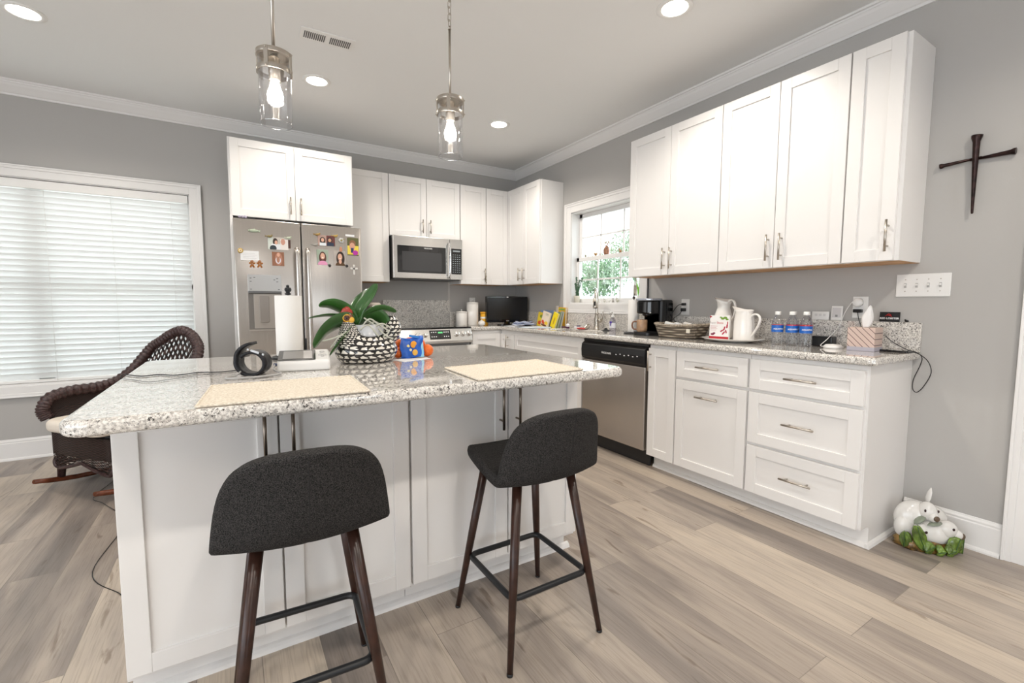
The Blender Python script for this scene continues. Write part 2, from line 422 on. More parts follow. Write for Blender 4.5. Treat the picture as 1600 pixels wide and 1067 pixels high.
# blind
M_SLAT, nt, pb = _mat('blind_slat_vinyl')
setin(pb, 'Base Color', (0.88, 0.88, 0.87, 1)); setin(pb, 'Roughness', 0.4)
tl = nt.nodes.new('ShaderNodeBsdfTranslucent'); tl.inputs[0].default_value = (0.92, 0.93, 0.92, 1)
mx = nt.nodes.new('ShaderNodeMixShader'); mx.inputs[0].default_value = 0.36
nt.links.new(pb.outputs[0], mx.inputs[1]); nt.links.new(tl.outputs[0], mx.inputs[2]); nt.links.new(mx.outputs[0], nt.nodes['Material Output'].inputs[0])
bl = thing('window_blind', 'wide white horizontal-slat blind lowered over the big window at left', 'blind', (x1-.9, 0.04, z0))
def rel(o, root):
    return o
bx0, bx1 = x0+.018-(x1-.9), x1-.018-(x1-.9)
b = MB(); b.box(bx0, bx1, -0.032, 0.03, 1.462, 1.525); obj('headrail', b, M_WHITE, bl, bevel=0.004)
b = MB(); n = 33; top = 1.455; pitch = (top-0.05)/n
for i in range(n):
    zc = top-pitch*(i+.5); T = Matrix.Translation((0, 0.0, zc)) @ Matrix.Rotation(math.radians(-64), 4, 'X')
    b.box(bx0+.004, bx1-.004, -0.0245, 0.0245, -0.0014, 0.0014, T)
obj('slats', b, M_SLAT, bl)
b = MB(); b.box(bx0+.004, bx1-.004, -0.024, 0.024, 0.022, 0.042); obj('bottom_rail', b, M_WHITE, bl, bevel=0.004)
for cx in (bx1-.12, bx1-.50, bx1-.88, bx1-1.26, bx1-1.64, bx0+.12):
    b = MB(); b.cyl((cx, -0.026, 0.03), (cx, -0.026, 1.47), 0.0012, seg=5); b.cyl((cx, 0.026, 0.03), (cx, 0.026, 1.47), 0.0012, seg=5); obj('ladder_cord', b, M_WHITE, bl)

# --- window 2 (over the sink)
win2 = thing('window_2', None, None, (0, 0, 0)); win2['kind'] = 'structure'
y0, y1, z0, z1 = W2
b = MB(); casing(b, y0, y1, z0, z1, 0.088, 'y'); obj('window_casing', b, M_TRIM, win2, bevel=0.003)
b = MB(); b.box(0, 0.14, y0-.001, y0+.014, z0, z1); b.box(0, 0.14, y1-.014, y1+.001, z0, z1); b.box(0, 0.14, y0, y1, z1-.014, z1+.001); obj('window_jamb', b, M_TRIM, win2)
b = MB(); b.box(-0.002, 0.14, y0+.0, y1-.0, z0-.001, z0+.018); obj('window_sill', b, M_TRIM, win2, bevel=0.003)
def sash(zz0, zz1, xx, w=0.04, mun=2, muh=0):
    b = MB(); a0, a1 = y0+.014, y1-.014
    b.box(xx, xx+.03, a0, a0+w, zz0, zz1); b.box(xx, xx+.03, a1-w, a1, zz0, zz1); b.box(xx, xx+.03, a0, a1, zz0, zz0+w); b.box(xx, xx+.03, a0, a1, zz1-w, zz1)
    for k in range(1, mun+1):
        c = a0+(a1-a0)*k/(mun+1); b.box(xx+.010, xx+.02, c-.008, c+.008, zz0, zz1)
    for k in range(1, muh+1):
        c = zz0+(zz1-zz0)*k/(muh+1); b.box(xx+.010, xx+.02, a0, a1, c-.008, c+.008)
    return b
obj('lower_sash', sash(z0+.018, 1.64, 0.066, mun=2, muh=1), M_TRIM, win2, bevel=0.002)
obj('upper_sash', sash(1.605, z1-.014, 0.100, mun=2, muh=1), M_TRIM, win2, bevel=0.002)
b = MB(); b.box(0.079, 0.082, y0+.03, y1-.03, z0+.03, 1.62); obj('lower_pane', b, M_GLASS, win2)
b = MB(); b.box(0.113, 0.116, y0+.03, y1-.03, 1.62, z1-.03); obj('upper_pane', b, M_GLASS, win2)

# --- door 1 at the right edge
d1 = thing('door_1', None, None, (0, 0, 0)); d1['kind'] = 'structure'
b = MB(); casing(b, D1[0], D1[1], 0.0, D1[3], 0.092, 'y', sill=False); obj('door_casing', b, M_TRIM, d1, bevel=0.003)
b = MB(); b.box(0, 0.14, D1[0]-.001, D1[0]+.014, 0, D1[3]); b.box(0, 0.14, D1[1]-.014, D1[1]+.001, 0, D1[3]); b.box(0, .14, D1[0], D1[1], D1[3]-.014, D1[3]+.001); obj('door_jamb', b, M_TRIM, d1)
b = MB(); b.box(0.05, 0.09, D1[0]+.016, D1[1]-.016, 0.006, D1[3]-.016); obj('door_leaf', b, M_TRIM, d1, bevel=0.002)

# --- recessed lights
M_LED = mat('led_diffuser', (1, 1, 1), 0.5, emit=(1.0, 0.93, 0.82), estr=14.0)
P_DOWN = 9.0
for i, (x, y) in enumerate([(-3.886, -1.16), (-2.412, -1.18), (-0.926, -1.188), (-0.920, -3.045), (-2.40, -4.9), (-3.886, -4.9), (-0.92, -4.9), (-2.4, -6.8), (-5.4, -3.05), (-5.4, -6.0)]):
    if i < 4:
        lab = ['recessed round ceiling light nearest the left edge, above the window side', 'recessed round ceiling light between the two pendant lamps, near the vent',
               'recessed round ceiling light nearest the far room corner', 'recessed round ceiling light at top right, nearest the long wall cabinets'][i]
        t = thing('ceiling_light', lab, 'ceiling light', (x, y, H), 0, 'recessed ceiling lights')
        b = MB(); b.lathe([(0.066, -0.003), (0.072, -0.006), (0.086, -0.007), (0.094, -0.002), (0.094, 0.0), (0.066, 0.0)], 40, cap=False); obj('trim_ring', b, M_WHITE, t)
        b = MB(); b.lathe([(0.067, -0.0035), (0.067, -0.0005)], 40); obj('diffuser', b, M_LED, t)
    l = bpy.data.lights.new('downlight', 'SPOT'); l.energy = P_DOWN*((5.2, 3.4, 5.0, 5.2)[i] if i < 4 else 4.8); l.color = (1.0, 0.925, 0.83); l.spot_size = math.radians(150); l.spot_blend = 0.6; l.shadow_soft_size = 0.05
    lo = bpy.data.objects.new('downlight', l); lo.location = (x, y, H-0.03); COL.objects.link(lo)

# --- ceiling vent
t = thing('ceiling_vent', 'white rectangular ceiling air vent with slotted louvres beside the left pendant', 'vent', (-2.44, -1.765, H), math.radians(-1.5))
b = MB(); b.box(-0.150, 0.150, -0.068, 0.068, -0.006, 0.0); obj('face_plate', b, M_WHITE, t, bevel=0.003)
b = MB()
for side in (-1, 1):
    for k in range(11):
        cx = side*(0.012+k*0.0108+0.005); b.box(cx-.0028, cx+.0028, -0.036, 0.036, -0.0075, -0.0055)
obj('louvre_slots', b, mat('vent_gap', (0.10, 0.10, 0.10), 0.8), t)

# --- pendants
M_RIM = thin_glass('glass_rim_edge', (0.9, 0.92, 0.95), 0.35)
M_PGLASS = thin_glass('clear_lamp_glass', (0.995, 0.995, 1.0), 0.03)
M_BULB = mat('lit_bulb', (1, 1, 1), 0.3, emit=(1.0, 0.95, 0.88), estr=45.0)
def chain_link(b, c, ang, L=0.034, w=0.0085, r=0.0019):
    pts = []
    for k in range(16):
        a = 2*PI*k/16; px = w*math.cos(a); pz = (L/2-w)*(1 if math.sin(a) > 0 else -1)+w*math.sin(a)
        pts.append((c[0]+px*math.cos(ang), c[1]+px*math.sin(ang), c[2]+pz))
    b.tube(pts, r, 6, closed=True)
def pendant(x, y, zbot, ztop, chain_z, lab):
    t = thing('pendant_lamp', lab, 'pendant lamp', (x, y, H), 0, 'pendant lamps over the island')
    h0 = zbot-H; h1 = ztop-H
    R = 0.0570
    b = MB(); b.lathe([(0.062, 0.0), (0.060, -0.022), (0.012, -0.030)], 32); obj('canopy', b, M_NICKEL, t)
    if chain_z is not None:
        b = MB(); b.cyl((0, 0, h1-.005), (0, 0, chain_z-H), 0.0055, seg=12); b.lathe([(0.008, chain_z-H-.012), (0.004, chain_z-H+.004)], 12); obj('rod', b, M_NICKEL, t)
        b = MB(); z = chain_z-H+.014; k = 0
        while z < -0.03: chain_link(b, (0, 0, z), PI/2*(k % 2)+.5); z += 0.028; k += 1
        obj('chain', b, M_NICKEL, t)
    else:
        b = MB(); b.cyl((0, 0, h1-.005), (0, 0, -.02), 0.0065, seg=12); obj('rod', b, M_NICKEL, t)
    b = MB()
    for a, c in ((h1-.016, h1), (h1-.075, h1-.058)):
        b.lathe([(R+.001, a), (R+.005, a), (R+.005, c), (R+.001, c), (R+.001, a)], 40, cap=False)
    b.lathe([(R+.003, h1-.002), (0.008, h1+.001), (0.008, h1-.006), (R+.003, h1-.006)], 40, cap=False)
    for k in range(4):
        a = PI/4+k*PI/2+.25; T = Matrix.Rotation(a, 4, 'Z')
        b.box(R+.001, R+.007, -0.0075, 0.0075, h1-.075, h1, T)
        b.ball((0, 0, 0), .004, M=T @ Matrix.Translation((R+.008, 0, h1-.006))); b.ball((0, 0, 0), .004, M=T @ Matrix.Translation((R+.008, 0, h1-.068)))
    obj('metal_cage', b, M_NICKEL, t, bevel=0.0008)
    b = MB(); b.lathe([(0.021, h1-.10), (0.021, h1-.02), (0.010, h1-.006)], 20); obj('socket', b, M_NICKEL, t)
    b = MB(); zc = h1-.155
    b.lathe([(0.0135, h1-.098), (0.014, h1-.112), (0.024, zc+.018), (0.0285, zc), (0.025, zc-.017), (0.014, zc-.027), (0.001, zc-.030)], 20); obj('bulb', b, M_BULB, t)
    b = MB(); b.lathe([(R-.0005, h0), (R-.0005, h1-.02), (R-.003, h1-.02), (R-.003, h0), (R-.0005, h0)], 44, cap=False); g_ = obj('glass_shade', b, M_PGLASS, t)
    b = MB(); b.tube([((R-.0015)*math.cos(a), (R-.0015)*math.sin(a), h0) for a in [k*2*PI/44 for k in range(44)]], .0016, 6, closed=True); obj('glass_rim', b, M_RIM, g_)  # extra-reflective ring, added to draw a highlight along the bottom glass edge
pendant(-2.815, -2.75, 1.852, 2.112, None, 'left pendant lamp, clear glass cylinder below a nickel cage on a plain rod')
pendant(-2.090, -2.75, 1.852, 2.112, 2.43, 'right pendant lamp, clear glass cylinder hanging from a rod and chain')

# --- outdoors
b = MB(); b.box(0.14, 40, -30, 30, -0.45, -0.4); b.box(-30, 0.14, 0.14, 30, -0.45, -0.4); struct('ground', b, M_GRASS)
f = thing('garden_fence', 'white vinyl fence seen low through the sink window', 'fence', (9.0, 6.0, -0.4))
b = MB(); b.box(-.02, .02, -9, 9, 0.05, 1.75); obj('fence_panel', b, M_TRIM, f)
b = MB(); b.box(-.04, .04, -9, 9, 1.75, 1.86); obj('fence_rail', b, M_TRIM, f)
random.seed(4)
def tree(x, y, zc, r, n, lab):
    t = thing('leafy_tree', lab, 'tree', (x, y, -0.4), 0, 'trees outside the sink window')
    b = MB(); b.tube([(0, 0, 0), (0.1, 0.05, zc*.5), (0, 0, zc)], [0.14, 0.11, 0.05], 8); obj('trunk', b, mat('tree_bark', (0.16, 0.12, 0.09), 0.9), t)
    b = MB()
    for k in range(n*3):
        d = Vector((random.gauss(0, 1), random.gauss(0, 1), random.gauss(0, 1))).normalized()*r*random.uniform(.35, 1)
        c = Vector((0, 0, zc+.4))+Vector((d.x, d.y, d.z*.8)); s = random.uniform(.05, .11)
        T = Matrix.Translation(c) @ Euler((random.uniform(0, 6), random.uniform(0, 6), random.uniform(0, 6))).to_matrix().to_4x4()
        vs = [b.bm.verts.new(T @ Vector(p)) for p in ((-s, 0, 0), (0, -s*.45, 0.02), (s, 0, 0), (0, s*.45, 0.02))]; b._tag([b.bm.faces.new(vs)])
    obj('foliage', b, M_FOLI, t)
tree(12.0, 14.6, 2.9, 1.5, 900, 'bushy tree beyond the white fence, left in the sink window')
tree(16.5, 13.6, 3.9, 2.0, 1000, 'taller tree beyond the white fence, its crown in the upper sash')
tree(11.6, 11.2, 2.4, 1.3, 800, 'small rounded tree beyond the white fence, toward the right of the sink window')

# ---------------------------------------------------------------- world and camera
w = bpy.data.worlds.new('daylight'); scene.world = w; w.use_nodes = True
bg = w.node_tree.nodes['Background']; bg.inputs[0].default_value = (0.88, 0.94, 1.0, 1); bg.inputs[1].default_value = WORLD

cam = bpy.data.cameras.new('camera'); co = bpy.data.objects.new('camera', cam); COL.objects.link(co); scene.camera = co
yaw, pitch, roll = [math.radians(v) for v in (31.679, -4.5524, 0.1264)]
fw = Vector((math.sin(yaw)*math.cos(pitch), math.cos(yaw)*math.cos(pitch), math.sin(pitch))); rt = Vector((math.cos(yaw), -math.sin(yaw), 0)); up = rt.cross(fw)
r2 = rt*math.cos(roll)+up*math.sin(roll); u2 = up*math.cos(roll)-rt*math.sin(roll)
R = Matrix((r2, u2, -fw)).transposed().to_4x4(); co.matrix_world = Matrix.Translation((-2.9909, -4.7600, 1.1683)) @ R
cam.sensor_width = 36; cam.lens = 709.45/1600*36; cam.shift_y = -2.35/1600; cam.shift_x = 0; cam.clip_start = 0.05
scene.view_settings.view_transform = 'Standard'; scene.view_settings.look = 'None'; scene.view_settings.gamma = 1; scene.view_settings.use_curve_mapping = False
scene.view_settings.exposure = EXPO
# ---------------------------------------------------------------- cabinets
def door_mb(w, h, fr=0.057, t=0.02):
    b = MB(); g = 0.0015
    x0, x1, z0, z1 = g, w-g, g, h-g
    b.box(x0, x0+fr, -t, 0, z0, z1); b.box(x1-fr, x1, -t, 0, z0, z1)
    b.box(x0+fr, x1-fr, -t, 0, z0, z0+fr); b.box(x0+fr, x1-fr, -t, 0, z1-fr, z1)
    b.box(x0+fr-.002, x1-fr+.002, -t+.009, -.002, z0+fr-.002, z1-fr+.002)
    return b
def handle_mb(L, vertical=True, r=0.0055):
    b = MB(); d = -0.032
    ax = (lambda s: (0, d, s)) if vertical else (lambda s: (s, d, 0))
    b.cyl(ax(-L/2), ax(L/2), r, seg=12)
    for s in (-L*.32, L*.32):
        p = ax(s); b.cyl(p, (p[0], 0.001, p[2]), r*.75, seg=8)
    return b
def front(kind, parent, x, z, w, h, hx=None, hz=None, vert=True, L=0.135, fr=0.057, hm=None, depth=-0.0005):
    """door or drawer front at local x,z with an optional bar handle at hx,hz"""
    d = obj(kind, door_mb(w, h, fr), M_CAB, parent, bevel=0.0015, seg=2, loc=(x, depth, z))
    if hx is not None: obj('handle', handle_mb(L, vert), hm or M_NICKEL, d, loc=(hx-x, -0.02, hz-z), smooth_angle=30)
    return d
def cab(name, lab, cat, loc, rz, group=None): return thing(name, lab, cat, loc, rz, group)
RR = -PI/2

UB, UT = 1.380, 2.424
G_W = 'wall cabinets'; G_B = 'base cabinets'
def carcass(parent, w, d, z0, z1, name='carcass', wood_bottom=False):
    b = MB(); b.box(0.0005, w-.0005, 0, d, z0, z1)
    if wood_bottom:
        b.mi = 1; b.box(0.004, w-.004, 0.02, d-.001, z0-.0015, z0+.002)
    return obj(name, b, [M_CAB, M_WOODRAW], parent, bevel=0.001)

# over the refrigerator
fx0, fx1 = -2.970, -2.058
c = cab('wall_cabinet', 'white two-door wall cabinet above the refrigerator, deeper than its neighbours', 'cabinet', (fx0, -0.625, 0), 0, G_W)
carcass(c, fx1-fx0, 0.624, 1.842, 2.424)
w = (fx1-fx0)
front('door', c, 0.012, 1.835, w/2-.012, 0.583, w/2-.038, 1.945); front('door', c, w/2, 1.835, w/2-.008, 0.583, w/2+.038, 1.945)
p = thing('refrigerator_side_panel', 'tall narrow white end panel on the left of the refrigerator', 'panel', (fx0-.002, -0.64, 0)); b = MB(); b.box(0, 0.020, 0, 0.638, 0, 1.841); obj('panel', b, M_CAB, p, bevel=0.001)
# left of the microwave
ud = 0.278
c = cab('wall_cabinet', 'narrow white wall cabinet between refrigerator and microwave', 'cabinet', (-2.050, -ud, 0), 0, G_W)
carcass(c, 0.400, ud-.001, UB, UT, wood_bottom=True); front('door', c, 0, UB, 0.399, UT-UB)
# over the microwave
c = cab('wall_cabinet', 'short white two-door wall cabinet above the microwave', 'cabinet', (-1.648, -ud, 0), 0, G_W)
carcass(c, 0.760, ud-.001, 1.836, UT); front('door', c, 0.002, 1.836, 0.384, UT-1.836, 0.337, 1.945); front('door', c, 0.388, 1.836, 0.370, UT-1.836, 0.419, 1.945)
# right of microwave
c = cab('wall_cabinet', 'tall narrow white wall cabinet right of the microwave with an ornament on its handle', 'cabinet', (-0.886, -ud, 0), 0, G_W)
carcass(c, 0.312, ud-.001, UB, UT, wood_bottom=True); front('door', c, 0.002, UB, 0.308, UT-UB, 0.283, 1.485)
c = cab('wall_cabinet', 'white corner wall cabinet door without a handle, facing the room beside the corner', 'cabinet', (-0.572, -ud, 0), 0, G_W)
carcass(c, 0.572-ud, ud-.001, UB, UT, wood_bottom=True); front('door', c, 0.001, UB, 0.274, UT-UB)
# right wall, corner to window
c = cab('wall_cabinet', 'white two-door wall cabinet between the room corner and the sink window', 'cabinet', (-ud, -ud, 0), RR, G_W)
carcass(c, 0.928-ud, ud-.001, UB, UT, wood_bottom=True)
front('door', c, 0.02, UB, 0.314, UT-UB, 0.287, 1.486); front('door', c, 0.336, UB, 0.308, UT-UB, 0.369, 1.486)
# right wall, long run
def wc(y0, y1, fronts, lab):
    c = cab('wall_cabinet', lab, 'cabinet', (-ud, y0, 0), RR, G_W)
    carcass(c, y0-y1, ud-.001, UB, UT, wood_bottom=True)
    for f0, f1, hy in fronts: front('door', c, y0-f0, UB, f0-f1, UT-UB, y0-hy, 1.497, L=0.15)
    return c
wc(-2.149, -2.930, [(-2.150, -2.534, -2.505), (-2.535, -2.929, -2.566)], 'white two-door wall cabinet right beside the sink window')
wc(-2.931, -3.630, [(-2.932, -3.283, -3.255), (-3.284, -3.629, -3.330)], 'white two-door wall cabinet in the middle of the long run, above the pitchers')
wc(-3.631, -3.866, [(-3.633, -3.850, -3.826)], 'single-door white wall cabinet ending the long run near the cross')

# --- base cabinets, right run (front of carcass x=-bd)
bd = 0.493; BT = 0.885
def bc(y0, y1, lab, sink=False):
    c = cab('base_cabinet', lab, 'cabinet', (-bd, y0, 0), RR, G_B)
    b = MB(); w = y0-y1
    b.box(0.0005, w-.0005, 0, bd-.001, 0.098, 0.70 if sink else BT); b.box(0.0005, w-.0005, 0.07, bd-.001, 0.0005, 0.1)
    if sink: b.box(0.0005, w-.0005, 0, 0.012, 0.70, BT)
    obj('carcass', b, M_CAB, c, bevel=0.001)
    return c
c = bc(-3.297, -3.857, 'white three-drawer base cabinet at the near end of the counter')
w = 3.857-3.297
front('drawer', c, 0.004, 0.694, w-.010, 0.170, w/2+.003, 0.779, False, 0.155); front('drawer', c, 0.004, 0.388, w-.010, 0.290, w/2+.003, 0.535, False, 0.155); front('drawer', c, 0.004, 0.100, w-.010, 0.274, w/2+.003, 0.243, False, 0.155)
e = MB(); e.box(w, w+.006, 0.0, bd-.001, 0.1, BT); e.box(w, w+.006, 0.07, bd-.001, 0.0, 0.1); obj('end_panel', e, M_CAB, c)
c = bc(-2.800, -3.296, 'white base cabinet with one drawer over a pull-out door')
w = .496
front('drawer', c, 0.004, 0.694, w-.010, 0.170, w/2, 0.777, False, 0.155); front('door', c, 0.004, 0.100, w-.010, 0.578, w/2, 0.588, False, 0.155)
c = bc(-2.566, -2.799, 'narrow white single-door base cabinet beside the dishwasher')
front('door', c, 0.003, 0.100, 0.228, 0.765, 0.026, 0.776, True, 0.14)
c = bc(-0.790, -1.862, 'wide white sink base cabinet with a false drawer front', True)
front('drawer_front', c, 0.004, 0.694, 1.064, 0.158, fr=0.05); front('door', c, 0.004, 0.100, 0.530, 0.582); front('door', c, 0.537, 0.100, 0.530, 0.582)
c = bc(-0.500, -0.789, 'narrow white base cabinet left of the sink base near the corner')
front('door', c, 0.0, 0.100, 0.286, 0.752, 0.168, 0.772, True, 0.14)
# back run
c = cab('base_cabinet', 'white base cabinet between the range and the room corner', 'cabinet', (-0.858, -bd, 0), 0, G_B)
b = MB(); b.box(0, 0.857, 0, bd-.001, 0.098, BT); b.box(0, 0.857, 0.07, bd-.001, 0.0005, 0.1); obj('carcass', b, M_CAB, c, bevel=0.001)
front('door', c, 0.004, 0.100, 0.336, 0.752)
c = cab('base_cabinet', 'white base cabinet between refrigerator and range, mostly hidden by the island', 'cabinet', (-2.024, -bd, 0), 0, G_B)
b = MB(); b.box(0, 0.366, 0, bd-.001, 0.098, BT); b.box(0, 0.366, 0.07, bd-.001, 0.0005, 0.1); obj('carcass', b, M_CAB, c, bevel=0.001)
front('drawer', c, 0.004, 0.694, 0.358, 0.17); front('door', c, 0.004, 0.100, 0.358, 0.58)

# toe mouldings
b = MB(); b.box(-bd+.068, -bd+.0695, -3.870, -2.568, 0, 0.098); b.prism([(-bd+.068, 0), (-bd+.048, 0), (-bd+.052, .012), (-bd+.060, .019), (-bd+.068, .021)], 0, 1.30, Matrix.Translation((0, -2.57, 0)) @ Matrix.Rotation(PI/2, 4, 'X'))
b.prism([(0, 0), (-.019, 0), (-.015, .012), (-.008, .019), (0, .021)], 0, bd-.048, Matrix.Translation((-bd+.048, -3.8645, 0)) @ Matrix(((0, 0, 1, 0), (1, 0, 0, 0), (0, 1, 0, 0), (0, 0, 0, 1))))
struct('trim_2', b, M_TRIM)

# --- worktops
def counter(name, mb, lab, rz=0):
    o = obj(name, mb, M_GRAN, None, bevel=0.012, seg=4); return tag(o, lab, 'worktop', 'granite worktops')
b = MB()
xf = -bd-.038
pts = [(-0.002, -0.002), (-0.880, -0.002), (-0.880, xf+.005), (xf, xf+.005), (xf, -3.866), (xf+.028, -3.893), (-0.002, -3.893)]
# polygon with the sink opening cut through it
outer = [b.bm.verts.new((x, y, CT)) for x, y in pts]
es = [b.bm.edges.new((outer[i], outer[(i+1) % len(outer)])) for i in range(len(outer))]
hole = [b.bm.verts.new((x, y, CT)) for x, y in rrect(-0.455, -0.125, -1.84, -1.20, 0.05)]
es += [b.bm.edges.new((hole[i], hole[(i+1) % len(hole)])) for i in range(len(hole))]
r = bmesh.ops.triangle_fill(b.bm, edges=es, use_beauty=True, use_dissolve=True)
fs = [g for g in r['geom'] if isinstance(g, bmesh.types.BMFace)]
ex = bmesh.ops.extrude_face_region(b.bm, geom=fs)
bmesh.ops.translate(b.bm, verts=[g for g in ex['geom'] if isinstance(g, bmesh.types.BMVert)], vec=(0, 0, -0.038))
wt = counter('granite_worktop', b, 'L-shaped speckled granite worktop along the sink wall with the sink cut out')
b = MB(); b.box(-2.022, -1.658, xf+.005, -.002, CT-.038, CT); counter('granite_worktop', b, 'short piece of granite worktop between refrigerator and range')
t = thing('granite_backsplash', 'low granite backsplash strip running behind the right-hand worktop', 'backsplash', (0, 0, CT), 0, 'granite backsplashes')
b = MB(); b.box(-0.021, -0.001, -3.893, -0.022, 0, 0.150); obj('strip', b, M_GRAN, t, bevel=0.002)
t = thing('granite_backsplash', 'low granite backsplash strip right of the range', 'backsplash', (0, 0, CT), 0, 'granite backsplashes')
b = MB(); b.box(-0.893, -0.002, -0.021, -0.001, 0, 0.150); obj('strip', b, M_GRAN, t, bevel=0.002)
t = thing('granite_backsplash', 'tall granite splash panel on the wall behind the range', 'backsplash', (-1.648, 0, CT-.04), 0, 'granite backsplashes')
b = MB(); b.box(0, 0.752, -0.021, -0.001, 0, 1.206-CT+.04); obj('slab', b, M_GRAN, t, bevel=0.002)
# sink
t = thing('kitchen_sink', 'undermount stainless sink below the window', 'sink', (-0.29, -1.52, CT))
b = MB()
o_ = rrect(-0.172, 0.172, -0.327, 0.327, 0.05)
def ring(pts, z): return [b.bm.verts.new((x, y, z)) for x, y in pts]
r0 = ring(o_, -.039); r1 = ring([(x*.97, y*.98) for x, y in o_], -.039); r2 = ring([(x*.95, y*.97) for x, y in o_], -.2)
for a, c_ in ((r0, r1), (r1, r2)): b._tag([b.bm.faces.new((a[i], a[(i+1) % len(a)], c_[(i+1) % len(a)], c_[i])) for i in range(len(a))], True)
b._tag([b.bm.faces.new(r2)]); obj('basin', b, M_STEEL, t, solid=0.002)

# --- island
ix0, ixm, ix1, iy = -3.283, -2.456, -1.668, -3.187
def isl(x0, x1, hx, lab):
    c = cab('island_cabinet', lab, 'cabinet', (x0, iy+.02, 0), 0, 'island cabinets')
    w = x1-x0
    b = MB(); b.box(0.0005, w-.0005, 0, 0.42, 0.098, IT-.0385); b.box(0.0005, w-.0005, 0.07, 0.42, 0.0005, 0.1); obj('carcass', b, M_CAB, c, bevel=0.001)
    m = hx
    front('door', c, 0.002, 0.116, m-.004, 0.757, m-.040, 0.762, True, 0.200, hm=M_DNICK); front('door', c, m+.001, 0.116, w-m-.004, 0.757, m+.038, 0.760, True, 0.200, hm=M_DNICK)
    return c
isl(ix0, ixm, 0.404, 'left two-door white island cabinet behind the left stool'); isl(ixm+.001, ix1, 0.418, 'right two-door white island cabinet behind the right stool')
c = cab('island_back_cabinet', 'white cabinet body of the island on its far side', 'cabinet', (ix0, iy+.442, 0), 0)
b = MB(); b.box(0.0005, ix1-ix0-.0005, 0, 0.42, 0.098, IT-.0385); b.box(0.02, ix1-ix0-.02, 0, 0.36, 0.0005, 0.1); obj('carcass', b, M_CAB, c, bevel=0.001)
b = MB(); b.prism([(0, 0), (-.020, 0), (-.016, .012), (-.009, .020), (0, .024)], 0, ix1-ix0+.02, Matrix.Translation((ix0, iy+.0895, 0)) @ Matrix(((0, 0, 1, 0), (1, 0, 0, 0), (0, 1, 0, 0), (0, 0, 0, 1)))); struct('trim_3', b, M_TRIM)
b = MB(); b.prism(rrect(-3.318, -1.655, -3.475, -2.245, 0.055, 8), IT-.038, IT)
o = obj('granite_worktop', b, M_GRAN, None, bevel=0.014, seg=5); tag(o, 'large granite island top with rounded corners and seating overhang', 'worktop', 'granite worktops')

# --- refrigerator
t = thing('refrigerator', 'stainless side-by-side refrigerator covered in magnets and photos', 'refrigerator', (-2.957, -0.70, 0))
b = MB(); b.box(0.008, 0.915, 0.0, 0.69, 0.02, 1.79); obj('body', b, mat('fridge_grey', (0.2, 0.2, 0.2), 0.5), t, bevel=0.004)
lw = 0.458; RD = 0.929
def rdoor(x0, x1, hx, dn):
    wd = x1-x0; arc = [(wd*k/24, -0.052-0.0035*math.sin(PI*k/24)) for k in range(25)]
    d = obj(dn, MB().prism([(0, -.002)]+arc+[(wd, -.002)], 0.06, 1.803, smooth=False), M_STEEL, t, bevel=0.006, seg=3, loc=(x0, 0, 0))
    for p_ in d.data.polygons: p_.use_smooth = abs(p_.normal.y) > .9 and p_.area < .1
    b = MB(); b.tube([(hx-x0, -0.058, 1.60), (hx-x0, -0.10, 1.58), (hx-x0, -0.112, 1.5), (hx-x0, -0.117, 1.1), (hx-x0, -0.112, 0.70), (hx-x0, -0.10, 0.62), (hx-x0, -0.058, 0.60)], 0.017, 12, sub=5, flat=.8)
    obj('handle', b, M_STEEL, d); return d
ld = rdoor(0.0, lw, lw-.032, 'freezer_door'); rd = rdoor(lw+.008, RD, lw+.046, 'refrigerator_door')
b = MB(); b.box(0.080, 0.308, -0.0595, -0.056, 1.255, 1.387); obj('dispenser_panel', b, mat('dispenser_grey', (0.50, 0.49, 0.475), 0.3, 0.6), ld, bevel=0.003)
b = MB(); b.box(0.080, 0.308, -0.068, -0.056, 1.243, 1.262); obj('dispenser_lip', b, mat('dispenser_dark', (0.16, 0.16, 0.16), 0.4, 0.5), ld, bevel=0.004)
b = MB(); b.box(0.080, 0.308, -0.0578, -0.0553, 0.962, 1.246); obj('dispenser_recess', b, mat('recess_shade', (0.20, 0.185, 0.17), 0.4, 0.4), ld)
b = MB(); b.box(0.115, 0.300, -0.0605, -0.058, 0.975, 1.24); b.box(0.080, 0.308, -0.066, -0.056, 0.955, 0.968); obj('dispenser_back', b, mat('recess_taupe', (0.42, 0.38, 0.34), 0.35, 0.5), ld, bevel=0.001)
b = MB(); b.prism(rrect(0.152, 0.218, 1.02, 1.225, 0.012), 0.060, 0.068, FRONT); obj('dispenser_paddle', b, mat('paddle_grey', (0.30, 0.27, 0.245), 0.3, 0.4), ld, bevel=0.002)
for k, (a, z) in enumerate(((0.10, 1.36), (0.10, 1.335), (0.125, 1.365), (0.28, 1.36), (0.28, 1.335), (0.26, 1.35), (0.10, 1.275), (0.29, 1.275))):
    b = MB(); b.box(a-.006, a+.006, -0.0605, -0.0590, z-.002, z+.002); obj('display_mark', b, M_BLACK, ld)

